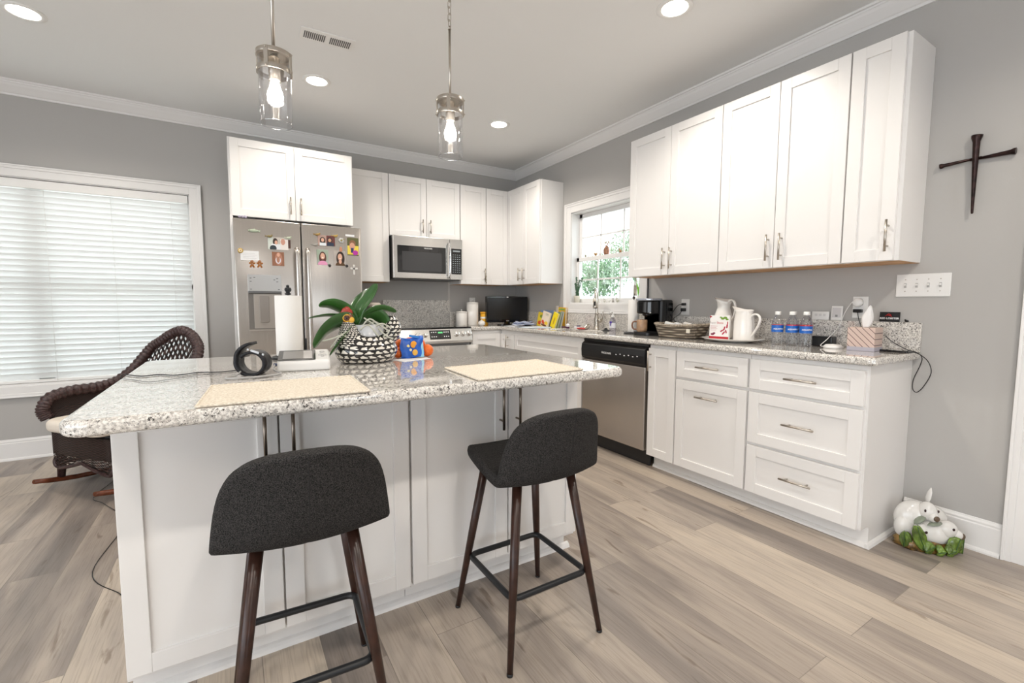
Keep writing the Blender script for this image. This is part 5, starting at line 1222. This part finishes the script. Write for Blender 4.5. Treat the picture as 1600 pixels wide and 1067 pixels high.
b = MB(); b.prism(oval(-.040, .030, .012, .007, 12), .0022, .0030, TC @ FRONT); b.prism(oval(-.030, .036, .008, .006, 12), .0022, .0032, TC @ FRONT); obj('berry_print', b, cm((.20, .03, .06), .4), cb)
text_obj('lettering', 'Super', .0185, mat('grey_print', (.45, .40, .40), .5), cb, (-.036, -.0066, .105), (PI/2-.06, 0, 0), .0003)
text_obj('lettering', 'Beets', .0185, cm((.50, .03, .05), .4), cb, (.010, -.0066, .105), (PI/2-.06, 0, 0), .0003)
for k in range(4): 
    b = MB(); b.box(-.055, -.010-.008*(k % 2), -.0028, -.0021, .082-k*.009, .0845-k*.009, TC); obj('print_line', b, cm((.62, .35, .35), .4), cb)

# basket
M_BASK = weave_mat('grey_seagrass_weave', (0.16, 0.125, 0.09), (0.46, 0.39, 0.31), 34, 5)
t = thing('woven_basket', 'grey-brown woven basket with rim, filled with packets beside the coffee maker', 'basket', (-0.238, -2.622, CT), RR)
def bsk(u, v):
    pts = BK; k = u*len(pts); i = int(k) % len(pts); f = k-int(k); a = pts[i]; c = pts[(i+1) % len(pts)]
    x = a[0]+(c[0]-a[0])*f; y = a[1]+(c[1]-a[1])*f; s = .80+.20*v; return Vector((x*s, y*(.84+.16*v), .004+v*.088+.010*abs(x/.18)**3*v))
BK = rrect(-.175, .175, -.105, .105, .045, 6)
b = MB(); b.grid(bsk, 112, 12, closeu=True); b.prism([(x*.8, y*.84) for x, y in BK], .002, .008); obj('woven_side', b, M_BASK, t, solid=.007)
b = MB(); rim = [bsk(i/112, 1) for i in range(112)]; b.tube(rim, .0075, 8, closed=True, rf=lambda s: 1+.12*math.sin(s*112*1.6)); obj('rim', b, mat('seagrass_rim', (.33, .28, .22), .7, noise=(90, .5)), t)
b = MB(); b.box(.125, .152, -.112, -.106, .045, .072); obj('basket_tag', b, mat('tag_cream', (.75, .70, .6), .6), t)
for k, (x, y, w_, c_, r_) in enumerate([(-.10, -.02, .045, (.80, .80, .78), .3), (-.03, -.02, .04, (.82, .82, .82), -.4), (.03, .02, .045, (.75, .72, .68), .2), (.06, -.03, .03, (.70, .42, .06), .6), (-.06, .03, .04, (.78, .76, .74), 1.0), (.10, .01, .035, (.72, .70, .66), -.2)]):
    tt = thing('snack_packet', ['white folded packet at the left end of the basket', 'white crumpled packet second in the basket', 'cream packet near the middle of the basket', 'amber packet near the middle of the basket', 'off-white packet at the back left in the basket', 'pale packet at the right end of the basket'][k], 'packet', (-0.238+y, -2.622-x, CT+.072), RR+r_, 'packets in the basket')
    b = MB(); b.box(-w_*.7, w_*.7, -.014, .014, 0, w_*.85, Matrix.Rotation(.25*(-1)**k, 4, 'Y')); obj('packet', b, mat('packet_foil', c_, .35, bump=(60, .6)), tt, bevel=.006)

# coffee maker: front faces -x
t = thing('coffee_maker', 'black single-serve coffee maker with a silver lid handle', 'coffee maker', (-0.195, -2.330, CT), RR)
# local: x -> -y world ; y -> +x world (depth); front at -y
b = MB(); b.prism(rrect(-.105, .075, .0, .135, .02), 0.0, .275); obj('housing', b, M_BLACK, t, bevel=.014, seg=4)
b = MB(); b.prism(rrect(-.100, .060, -.130, .02, .03), 0, .028); obj('drip_tray', b, M_BLACK, t, bevel=.004)
b = MB(); b.prism(rrect(-.098, .055, -.105, .02, .04), .165, .268); b.lathe([(.030, .145), (.045, .168)], 24, Matrix.Translation((-.02, -.05, 0))); obj('brew_head', b, M_BLACKG, t, bevel=.012, seg=3)
b = MB(); b.prism(rrect(-.104, .060, -.118, .055, .05), .268, .286); obj('lid', b, mat('silver_lid', (.50, .53, .60), .2, .7), t, bevel=.006, seg=3)
b = MB(); b.box(-.095, .05, .0, .004, .03, .165); obj('back_plate', b, M_BLACKG, t)
b = MB(); b.box(.070, .080, .05, .12, .03, .25); obj('water_tank', b, thin_glass('smoky_tank', (.35, .35, .38), .08), t)
t = thing('coffee_mug', 'tan pottery mug on the coffee maker tray', 'mug', (-0.292, -2.300, CT+.0285))
b = MB(); b.lathe([(.030, 0), (.037, .004), (.040, .02), (.040, .090), (.038, .093), (.036, .090), (.036, .012), (.001, .010)], 32); mg = obj('cup', b, mat('tan_stoneware', (.36, .22, .13), .3, noise=(40, .25), coat=.3), t)
b = MB(); b.tube([(-.02, .034, .078), (-.035, .055, .075), (-.042, .062, .05), (-.035, .055, .022), (-.02, .034, .016)], .006, 8, sub=5); obj('handle', b, mat('brown_glaze', (.20, .09, .05), .25, coat=.4), t)
# paper towels near sink
t = thing('paper_towel_roll', 'slim paper towel roll on a black base between the sink and the coffee maker', 'paper towels', (-0.185, -2.110, CT))
b = MB(); b.lathe([(.075, 0), (.077, .006), (.070, .011), (.005, .012)], 28); obj('base', b, M_BLACKM, t)
b = MB(); b.lathe([(.043, .013), (.044, .015), (.044, .274), (.043, .276), (.018, .276)], 36); obj('roll', b, M_PAPER, t)
b = MB(); b.cyl((0, 0, .01), (0, 0, .285), .004); b.ball((0, 0, .293), .012); b.tube([(0, 0, .30), (-.002, -.004, .312), (-.006, -.010, .326)], .0035, 6); obj('finial', b, mat('finial_brown', (.04, .025, .02), .4), t)
# soap
t = thing('soap_bottle', 'clear hand soap pump bottle with a purple label by the faucet', 'soap dispenser', (-0.115, -1.800, CT), RR)
b = MB(); b.lathe([(.028, 0), (.031, .004), (.031, .07), (.026, .10), (.014, .118), (.013, .125)], 28, sx=1.1, sy=.75); obj('bottle', b, thin_glass('soap_clear', (.86, .86, .92), .08), t)
b = MB(); b.lathe([(.013, .124), (.014, .128), (.013, .142), (.004, .144), (.004, .168)], 16); b.tube([(0, 0, .168), (0, -.03, .168), (0, -.036, .160)], .0055, 8); obj('pump', b, M_WHITE, t)
b = MB(); b.lathe([(.0315, .030), (.0315, .075)], 28, sx=1.1, sy=.76, cap=False); sl_ = obj('label', b, mat('soap_label', (.74, .74, .78), .4), t)
b = MB(); b.prism(oval(0, .078, .013, .011, 14), .0205, .0265, FRONT); b.prism(oval(0, .058, .008, .007, 12), .0235, .0265, FRONT); obj('purple_mark', b, cm((.10, .06, .35), .4), sl_)
# faucet
M_BN = mat('brushed_nickel_faucet', (.56, .52, .46), .25, 1.0)
t = thing('kitchen_faucet', 'brushed nickel pull-down faucet with an arched neck behind the sink', 'faucet', (-0.085, -1.560, CT), 0)
b = MB(); b.lathe([(.027, 0), (.027, .006), (.021, .010), (.022, .06), (.024, .09), (.020, .115), (.0155, .13), (.0150, .145), (.018, .150), (.018, .158), (.014, .162)], 24); obj('base', b, M_BN, t)
b = MB(); b.tube([(0, 0, .15), (0, 0, .22), (0, 0, .285), (-.008, -.008, .335), (-.034, -.030, .368), (-.070, -.062, .366), (-.096, -.086, .335), (-.104, -.094, .295)], .0130, 14, sub=7); obj('neck', b, M_BN, t)
b = MB(); b.tube([(-.1035, -.0935, .298), (-.106, -.096, .27), (-.112, -.101, .215), (-.113, -.102, .205)], [.014, .0165, .022, .020], 16); sh_ = obj('spray_head', b, M_BN, t)
b = MB(); b.box(-.010, -.002, -.006, .006, -.02, .02, Matrix.Translation((-.120, -.110, .245))); b.lathe([(.019, .0), (.0195, .004)], 18, Matrix.Translation((-.113, -.102, .2015))); obj('spray_button', b, M_BLACK, sh_)
b = MB(); b.tube([(0, -.018, .085), (0, -.045, .088), (0, -.060, .090)], [.019, .021, .018], 14); b.tube([(0, -.058, .088), (-.004, -.078, .10), (-.004, -.086, .14), (-.002, -.084, .172)], .006, 8, sub=4); obj('lever', b, M_BN, t)
# sink bits
t = thing('sink_strainer', 'metal mesh sink strainer propped up beside the faucet', 'strainer', (-0.105, -1.452, CT+.0265), RR); b = MB(); T = Matrix.Rotation(.9, 4, 'X'); b.lathe([(.032, .0), (.034, .003), (.028, .005), (.022, -.012), (.001, -.014)], 28, T); obj('strainer_body', b, M_BN, t)
t = thing('sink_stopper', 'black rubber sink stopper between faucet and soap bottle', 'stopper', (-0.120, -1.722, CT)); b = MB(); b.lathe([(.040, 0), (.042, .004), (.030, .008), (.016, .012), (.012, .026), (.001, .027)], 28); obj('stopper_body', b, M_BLACK, t)
t = thing('dish_brush', 'dish brush with a purple handle and white bristles left of the sink', 'brush', (-0.150, -1.17, CT), math.radians(80)); b = MB(); b.tube([(-.07, 0, .008), (.0, 0, .010), (.06, 0, .010)], [.010, .007, .010], 10); obj('handle', b, cm((.10, .02, .07), .3), t)
b = MB(); b.ball((-.055, 0, .030), .026, .020, .018); obj('bristles', b, mat('white_bristles', (.8, .78, .80), .9, bump=(200, .8)), t)
t = thing('scrub_sponge', 'small dark blue and white scrubber beside the purple brush', 'sponge', (-0.085, -1.29, CT), .3); b = MB(); b.box(-.022, .022, -.035, .035, 0, .020); s_ = obj('sponge', b, mat('white_sponge', (.78, .76, .78), .9), t, bevel=.006); b = MB(); b.box(-.020, .020, -.020, .006, .020, .030); obj('scourer', b, cm((.02, .02, .10), .8), s_, bevel=.003)
t = thing('red_dish_cloth', 'flat red rubber mat piece on the worktop left of the faucet', 'cloth', (-0.110, -1.380, CT), .1); b = MB(); b.prism(rrect(-.030, .030, -.060, .050, .015), 0, .012); obj('cloth', b, cm((.62, .05, .04), .5), t, bevel=.004)

# ---------------------------------------------------------------- books, papers, television in the corner
def book(name, loc, rz, w, h, th, tilt, cover, lab, extra=None, lean=0.0):
    """cover faces -y local; tilt leans sideways in the picture plane"""
    t = thing(name, lab, 'book', loc, rz, 'books leaning in the corner'); t.rotation_euler = (lean, tilt, rz)
    b = MB(); b.box(-w/2, w/2, -.0015, 0, 0, h); b.box(-w/2, w/2, th-.0015, th, 0, h); b.box(-w/2-.001, -w/2+.002, -.0015, th, 0, h); c_ = obj('cover', b, mat('book_cover', cover, .35), t)
    b = MB(); b.box(-w/2+.002, w/2-.004, 0, th-.0016, .003, h-.003); obj('pages', b, mat('book_pages', (.80, .77, .68), .8), t)
    if extra: extra(c_, w, h)
    return t
def spots(lst):
    def fn(p, w, h):
        for nm, x, z, rx, rz_, c in lst:
            b = MB(); b.prism(oval(x*w, z*h, rx*w, rz_*h, 14), .0016, .0021, FRONT); obj(nm, b, cm(c, .4), p)
    return fn
BX = -0.135
book('blue_binder', (-0.055, -0.735, CT), RR, .235, .172, .022, 0, (.30, .42, .68), 'light blue binder standing behind the cookbooks')
book('cookbook', (-0.150, -0.745, CT), RR, .150, .150, .014, .10, (.82, .62, .05), 'yellow cookbook with an orange flower cover, left of the group', spots([('leaf_print', -.1, .72, .16, .12, (.25, .35, .05)), ('flower_print', .2, .80, .22, .18, (.85, .25, .03)), ('fruit_print', -.2, .25, .2, .14, (.7, .1, .03)), ('dark_print', .1, .40, .16, .10, (.10, .12, .12))]), lean=-.12)
book('cookbook', (-0.192, -0.860, CT+.002), RR, .125, .160, .016, .22, (.80, .68, .55), 'cream cookbook with tomatoes and sunflowers on its cover', spots([('tomato_print', -.28, .30, .16, .12, (.72, .08, .03)), ('tomato_print', -.12, .22, .13, .10, (.70, .12, .05)), ('sunflower_print', .22, .28, .22, .12, (.85, .60, .05)), ('dark_leaves', -.05, .10, .4, .07, (.18, .08, .03)), ('title_print', .12, .86, .28, .03, (.45, .42, .30)), ('title_print', .12, .78, .28, .025, (.55, .52, .40))]), lean=-.12)
book('yellow_book', (-0.165, -0.972, CT), RR, .080, .158, .016, .32, (.85, .66, .02), 'bright yellow book leaning at the right of the cream cookbook', spots([('title_print', 0, .45, .12, .25, (.55, .32, .02))]), lean=-.12)
book('green_book', (-0.145, -1.015, CT), RR, .050, .162, .014, .24, (.16, .22, .12), 'dark green book at the right end of the leaning books', lean=-.12)
book('grey_booklet', (-0.120, -1.040, CT), RR, .046, .168, .010, .16, (.35, .38, .34), 'grey booklet behind the green book nearest the window', lean=-.10)
book('orange_book', (-0.052, -0.985, CT), RR, .120, .205, .020, .04, (.80, .45, .03), 'orange and green book standing tallest at the back of the group', spots([('green_band', 0, .90, .48, .05, (.25, .42, .10))]))
t = thing('cream_packet', 'small cream card poking up above the blue binder', 'card', (-0.026, -0.875, CT), RR); b = MB(); b.box(-.022, .022, -.002, .002, 0, .222); obj('card', b, mat('card_cream', (.68, .62, .55), .6), t)
t = thing('brown_jar', 'small dark amber jar between the television and the cookbooks', 'jar', (-0.215, -0.640, CT)); b = MB(); b.lathe([(.024, 0), (.027, .004), (.027, .040), (.022, .048)], 24); jb = obj('jar_body', b, mat('amber_jar', (.10, .04, .01), .15, coat=.5), t); b = MB(); b.lathe([(.024, .048), (.024, .058), (.001, .059)], 24); obj('lid', b, cm((.02, .02, .02), .3), t)
# papers and cloth
for k, (x, y, z, rz_, w_, h_, c_, lab) in enumerate([(-.350, -.625, CT, .15, .28, .18, (.82, .83, .86), 'white papers spread on the worktop in front of the television'), (-.360, -.930, CT, -.1, .28, .20, (.74, .80, .86), 'pale blue papers lying in front of the cookbooks')]):
    t = thing('paper_stack', lab, 'papers', (x, y, z), rz_, 'papers on the worktop')
    for q in range(3): b = MB(); b.box(-w_/2, w_/2, -h_/2, h_/2, .0006+q*.002, .0022+q*.002, Matrix.Rotation(.08*q, 4, 'Z')); obj('sheet', b, mat('paper_sheet', c_, .7), t)
def plaid():
    m, nt, pb = _mat('blue_plaid'); tc = nt.nodes.new('ShaderNodeTexCoord').outputs['Object']; s = nt.nodes.new('ShaderNodeSeparateXYZ'); nt.links.new(tc, s.inputs[0])
    a = mathn(nt, 'LESS_THAN', mathn(nt, 'FRACT', mathn(nt, 'MULTIPLY', s.outputs[0], 45.0)), .4); c = mathn(nt, 'LESS_THAN', mathn(nt, 'FRACT', mathn(nt, 'MULTIPLY', s.outputs[1], 45.0)), .4)
    nt.links.new(mixc(nt, mathn(nt, 'MULTIPLY', mathn(nt, 'ADD', a, c), .5), (.66, .70, .80), (.12, .17, .35)), pb.inputs['Base Color']); setin(pb, 'Roughness', .8); return m
t = thing('folded_cloth', 'folded blue plaid cloth lying on the papers before the television', 'cloth', (-.330, -.690, CT+.0145), .25)
for q, (sx_, sy_, z0_) in enumerate(((.10, .085, .0), (.085, .075, .012), (.070, .06, .024))):
    b = MB(); b.grid(lambda u, v: Vector(((u-.5)*2*sx_, (v-.5)*2*sy_, z0_+.006+.006*math.sin(u*5+q)+.004*math.cos(v*6))), 14, 12); obj('fold', b, plaid(), t, solid=.009)
# television
t = thing('small_television', 'small black flat television standing in the corner of the worktop', 'television', (-0.305, -0.300, CT), math.radians(-4))
b = MB(); b.prism(rrect(-.105, .105, -.065, .065, .03), 0, .012); obj('stand_base', b, M_BLACKG, t, bevel=.003)
b = MB(); b.box(-.035, .035, -.006, .014, .010, .05); obj('stand_neck', b, M_BLACKG, t)
b = MB(); b.prism(rrect(-.262, .262, .032, .325, .010), -.030, .012, FRONT); fr_ = obj('frame', b, M_BLACKG, t, bevel=.003)
b = MB(); b.box(-.245, .245, -.0132, -.0120, .062, .310); obj('screen', b, mat('dark_screen', (.012, .012, .013), .22), fr_)
text_obj('lettering', 'VIZIO', .014, M_TXTW, fr_, (0, -.0126, .047), (PI/2, 0, 0), .0003)
b = MB(); b.box(-.012, .012, -.0128, -.0119, .314, .322); obj('top_mark', b, M_TXTW, fr_)
# canisters and jars on the back worktop
def canister(x, y, r, h, lab, knob):
    t = thing('canister', lab, 'canister', (x, y, CT), 0, 'white canisters by the range')
    b = MB(); b.lathe([(r*.94, 0), (r, .004), (r, h), (r*.97, h+.002)], 36); obj('jar', b, M_CERAM, t)
    b = MB(); b.lathe([(r*1.03, h+.003), (r*1.03, h+.010), (r*.90, h+.016), (.001, h+.019)], 36); ld_ = obj('lid', b, M_CERAM, t)
    b = MB()
    if knob == 'ring': b.tube([(0.016*math.cos(a), 0, h+.030+.016*math.sin(a)) for a in [k*2*PI/18 for k in range(18)]], .0035, 6, closed=True)
    else: b.lathe([(.006, h+.018), (.005, h+.026), (.009, h+.032), (.001, h+.038)], 16)
    obj('knob', b, M_CERAM, ld_); return t
canister(-0.808, -0.150, .062, .140, 'shorter white lidded canister right of the range', 'knob'); canister(-0.672, -0.150, .067, .240, 'tall white lidded canister with a ring handle right of the range', 'ring')
t = thing('yellow_jar', 'bright yellow jar with an orange lid between canisters and television', 'jar', (-.550, -.205, CT)); b = MB(); b.lathe([(.042, 0), (.045, .004), (.045, .128), (.042, .132)], 30); j_ = obj('jar_body', b, mat('yellow_tub', (.82, .42, .02), .35), t); b = MB(); b.lathe([(.047, .130), (.047, .150), (.001, .151)], 30); obj('lid', b, cm((.78, .36, .02), .4), t)
b = MB(); b.lathe([(.0455, .075), (.0455, .095)], 30, cap=False); obj('label_band', b, M_TXTW, j_)
t = thing('white_sugar_bowl', 'small white lidded dish in front of the yellow jar', 'dish', (-.650, -.330, CT)); b = MB(); b.lathe([(.022, 0), (.036, .010), (.040, .030), (.034, .045), (.015, .056), (.006, .064), (.001, .070)], 28); obj('dish', b, M_CERAM, t)
# left of the range: stacked cream crock partly hidden behind the hen
t = thing('cream_crock', 'cream stoneware crock with a lid behind the hen planter', 'crock', (-1.795, -.22, CT)); b = MB(); b.lathe([(.055, 0), (.062, .01), (.066, .12), (.066, .20), (.060, .21)], 32); obj('crock_body', b, mat('cream_stoneware', (.62, .55, .48), .4), t); b = MB(); b.lathe([(.070, .211), (.070, .235), (.055, .250), (.001, .252)], 32); obj('lid', b, mat('cream_lid', (.68, .60, .52), .4), t)
t = thing('black_pot', 'dark pot on the worktop beside the cream crock', 'pot', (-1.925, -.25, CT)); b = MB(); b.lathe([(.045, 0), (.05, .005), (.05, .255), (.046, .26), (.001, .262)], 28); pt_ = obj('pot_body', b, M_BLACK, t); b = MB(); b.ball((0, 0, .268), .010); obj('knob', b, M_BLACK, t)

# ---------------------------------------------------------------- window sill things
SZ = W2[2]+.0185
M_SUC = mat('succulent_green', (.06, .14, .07), .6)
t = thing('potted_succulent', 'small cream pot with spiky dark green stems at the left of the sink window sill', 'plant', (.028, -1.135, SZ))
b = MB(); b.lathe([(.026, 0), (.034, .06), (.037, .068), (.033, .068), (.030, .058), (.001, .056)], 28); obj('pot', b, mat('cream_pot', (.72, .68, .58), .5), t)
rr_ = random.Random(8)
for k, (dx, dy, L) in enumerate(((0, .006, .20), (.0, -.02, .17), (.0, .016, .14), (.005, -.038, .19), (0, -.01, .10))):
    b = MB(); P = smooth_path([Vector((0, dy*.3, .055)), Vector((dx, dy*.8, .055+L*.5)), Vector((dx, dy*1.9, .055+L))], 12); b.tube(P, .002, 5)
    for i, p in enumerate(P):
        for q in range(3):
            a = rr_.uniform(0, 6.28); b.ball(p+Vector((.007*math.cos(a), .007*math.sin(a), .002)), .0058, .0035, .004, 6, 4)
    obj('stem', b, M_SUC, t)
t = thing('bud_vase', 'white vase with bright green shoots at the right end of the sink window sill', 'vase', (.030, -1.955, SZ)); b = MB(); b.lathe([(.020, 0), (.024, .02), (.015, .05), (.017, .06)], 20); obj('vase', b, M_CERAM, t)
for k in range(8):
    a = k*.8; b = MB(); b.tube([(0, 0, .03), (.004*math.cos(a), .006*math.sin(a), .10), (.012*math.cos(a), .022*math.sin(a), .17+.02*(k % 3))], [.003, .004, .001], 6); obj('shoot', b, mat('bright_green', (.22, .55, .06), .5), t)
def figurine(x, y, z, kind, c, lab, s=1.0):
    t = thing('figurine', lab, 'figurine', (x, y, z), kind*.7, 'figurines at the sink window')
    b = MB()
    if kind % 3 == 0: b.ball((0, 0, .012*s), .010*s, .013*s, .0118*s, 12, 8); b.ball((0, .009*s, .025*s), .007*s, seg=10, rings=8); b.tube([(0, .012*s, .03*s), (0, .014*s, .042*s)], [.003*s, .001*s], 6)
    elif kind % 3 == 1: b.lathe([(.012*s, 0), (.009*s, .015*s), (.005*s, .03*s), (.004*s, .034*s)], 14); b.ball((0, 0, .040*s), .007*s, seg=10, rings=8)
    else: b.ball((0, 0, .010*s), .016*s, .010*s, .0098*s, 12, 8); b.ball((.0, -.010*s, .020*s), .006*s, seg=10, rings=8); b.ball((.0, .010*s, .018*s), .006*s, seg=10, rings=8)
    obj('figure_body', b, mat('figurine_glaze', c, .35, noise=(70, .4)), t)
figs = [(.030, -1.385, 1, (.62, .50, .35), 'tan figurine on the sill just right of the faucet neck', .9), (.030, -1.430, 0, (.32, .28, .22), 'brown bird figurine second along the window sill', 1.1), (.030, -1.475, 1, (.75, .73, .68), 'small white figurine third along the window sill', .7),
        (.030, -1.540, 0, (.60, .58, .52), 'pale bird figurine in the middle of the window sill', 1.1), (.030, -1.600, 2, (.68, .66, .62), 'low white figurine right of the middle of the window sill', .9), (.030, -1.650, 1, (.30, .27, .24), 'dark grey figurine toward the right of the window sill', .9),
        (.030, -1.710, 0, (.48, .46, .38), 'olive figurine at the right end of the row on the window sill', 1.3), (.030, -1.065-.035, 2, (.5, .48, .4), 'tiny figurine at the left end of the window sill, beside the pot', .6)]
for x, y, k, c, lab, s in figs: figurine(x, y, SZ, k, c, lab, s)
RZ_ = 1.6405
for x, y, k, c, lab, s in [(.082, -1.195, 0, (.32, .30, .20), 'small brown figurine at the left end of the window sash rail', .9), (.082, -1.235, 1, (.6, .55, .45), 'tiny pale figurine second on the window sash rail', .5), (.082, -1.345, 2, (.45, .25, .08), 'orange-brown animal figurine on the window sash rail', 1.3),
                          (.082, -1.405, 1, (.12, .08, .06), 'tiny dark figurine left of the tall one on the sash rail', .5), (.082, -1.625, 1, (.62, .55, .5), 'pale figurine right of the tall one on the sash rail', .6), (.082, -1.680, 0, (.45, .22, .10), 'small reddish figurine at the right end of the sash rail', 1.1)]: figurine(x, y, RZ_, k, c, lab, s)
t = thing('pine_cone_figure', 'brown pine cone figure with sprigs, largest on the window sash rail', 'figurine', (.082, -1.495, RZ_))
b = MB(); b.lathe([(.020, 0), (.026, .015), (.026, .04), (.018, .065), (.006, .078)], 18, fn=lambda p, a: p*(1+.10*math.sin(a*6+p.z*300))); obj('cone', b, mat('pine_cone', (.30, .14, .08), .6, noise=(90, .6)), t)
b = MB()
for k in range(9):
    a = k*.7; b.tube([(0, 0, .06), (.006*math.cos(a), .016*math.sin(a), .09), (.010*math.cos(a), .028*math.sin(a), .10+.01*(k % 3))], .0012, 5); b.ball((.010*math.cos(a), .028*math.sin(a), .10+.01*(k % 3)), .005, seg=8, rings=6)
obj('sprigs', b, mat('sprig_brown', (.40, .20, .12), .6), t)

# ---------------------------------------------------------------- rabbit figurine on the floor
M_RW = mat('white_rabbit_glaze', (.74, .72, .69), .15, coat=.5, noise=(14, .10)); M_RG = mat('grey_green_ear', (.22, .25, .19), .25, coat=.4); M_NOSE = mat('brown_nose', (.12, .08, .05), .3)
M_CAB2 = mat('cabbage_green', (.13, .21, .03), .2, coat=.5, noise=(30, .6)); M_BASEB = mat('brown_grass_glaze', (.16, .09, .02), .25, coat=.5, noise=(50, .8)); M_PINKE = mat('dark_eye', (.03, .008, .008), .1)
t = thing('rabbit_figurine', 'glazed ceramic pair of white rabbits on cabbage leaves by the baseboard', 'figurine', (-0.175, -4.008, 0), math.radians(-42)); t.scale = (1, 1, 1.2)
# local: x to the right as seen, -y toward viewer
b = MB(); b.lathe([(.118, 0), (.128, .010), (.122, .030), (.09, .05), (.001, .055)], 40, sx=1.0, sy=.62, fn=lambda p, a: Vector((p.x*(1+.05*math.sin(5*a)), p.y*(1+.06*math.sin(7*a)), p.z))); obj('base', b, M_BASEB, t)
b = MB(); b.ball((-.035, .03, .105), .082, .055, .072, 24, 16); b.ball((.04, .035, .10), .070, .05, .060, 24, 16); b.ball((-.085, .01, .075), .040, .035, .048, 18, 12); r1_ = obj('rear_rabbit_body', b, M_RW, t)
b = MB(); b.ball((-.002, -.010, .150), .036, .040, .038, 20, 14); b.ball((.004, -.040, .137), .022, .022, .020, 16, 12); h1_ = obj('rear_rabbit_head', b, M_RW, t)
b = MB(); b.ball((.006, -.060, .137), .013, .007, .011); obj('nose', b, M_NOSE, h1_)
for x in (-.028, .026): b = MB(); b.ball((x, -.036, .160), .0045, .004, .006); obj('eye', b, M_PINKE, h1_)
def ear(parent, base, tip, w, m, nm='ear'):
    base = Vector(base); tip = Vector(tip); P = [base, base.lerp(tip, .35), base.lerp(tip, .7), tip]; b = MB(); b.tube(P, [w*.5, w, w*.85, w*.15], 12, flat=.4); obj(nm, b, m, parent)
ear(h1_, (.004, .010, .175), (.022, .015, .240), .017, M_RW); ear(h1_, (.022, .012, .168), (.075, .02, .120), .013, M_RG)
ear(h1_, (-.020, -.020, .135), (-.075, -.045, .105), .018, M_RG)
b = MB(); b.ball((.020, -.030, .070), .072, .042, .050, 24, 16); b.ball((-.040, -.035, .066), .038, .030, .042, 18, 12); r2_ = obj('front_rabbit_body', b, M_RW, t)
b = MB(); b.ball((.060, -.045, .095), .040, .034, .034, 20, 14); b.ball((.094, -.058, .080), .022, .020, .019, 16, 12); h2_ = obj('front_rabbit_head', b, M_RW, t)
b = MB(); b.ball((.112, -.062, .076), .013, .010, .013); obj('nose', b, M_NOSE, h2_)
b = MB(); b.ball((.066, -.077, .106), .0055, .004, .0055); b.ball((-.036, -.066, .082), .0055, .004, .0055); obj('eye', b, M_PINKE, h2_)
ear(h2_, (.035, -.045, .118), (-.030, -.060, .110), .017, M_RG)
def cab_leaf(c, rx, rz_, yaw_, tilt_):
    T = Matrix.Translation(c) @ Matrix.Rotation(yaw_, 4, 'Z') @ Matrix.Rotation(tilt_, 4, 'Y')
    b = MB(); b.grid(lambda u, v: T @ Vector(((u-.5)*2*rx*math.sin(PI*(v*.9+.07))**.6, -.006-.016*math.cos((u-.5)*3)+.004*math.sin(u*20+v*9), (v-.5)*2*rz_)), 13, 10); lf = obj('cabbage_leaf', b, M_CAB2, t, solid=.003)
    b = MB(); b.tube([T @ Vector((0, -.026, (v/6-.5)*2*rz_)) for v in range(7)], .0018, 6); obj('leaf_vein', b, mat('vein_green', (.04, .10, .02), .3), lf)
cab_leaf((-.062, -.058, .062), .026, .050, -.2, -.35); cab_leaf((-.030, -.066, .026), .028, .022, 0, 1.0); cab_leaf((.078, -.060, .042), .034, .034, .1, .3); cab_leaf((.052, -.074, .022), .026, .018, .1, 1.2); cab_leaf((-.095, -.030, .040), .024, .030, -.8, 0); cab_leaf((.105, -.040, .040), .024, .034, .8, .2); cab_leaf((.01, -.078, .020), .026, .016, 0, 1.4)
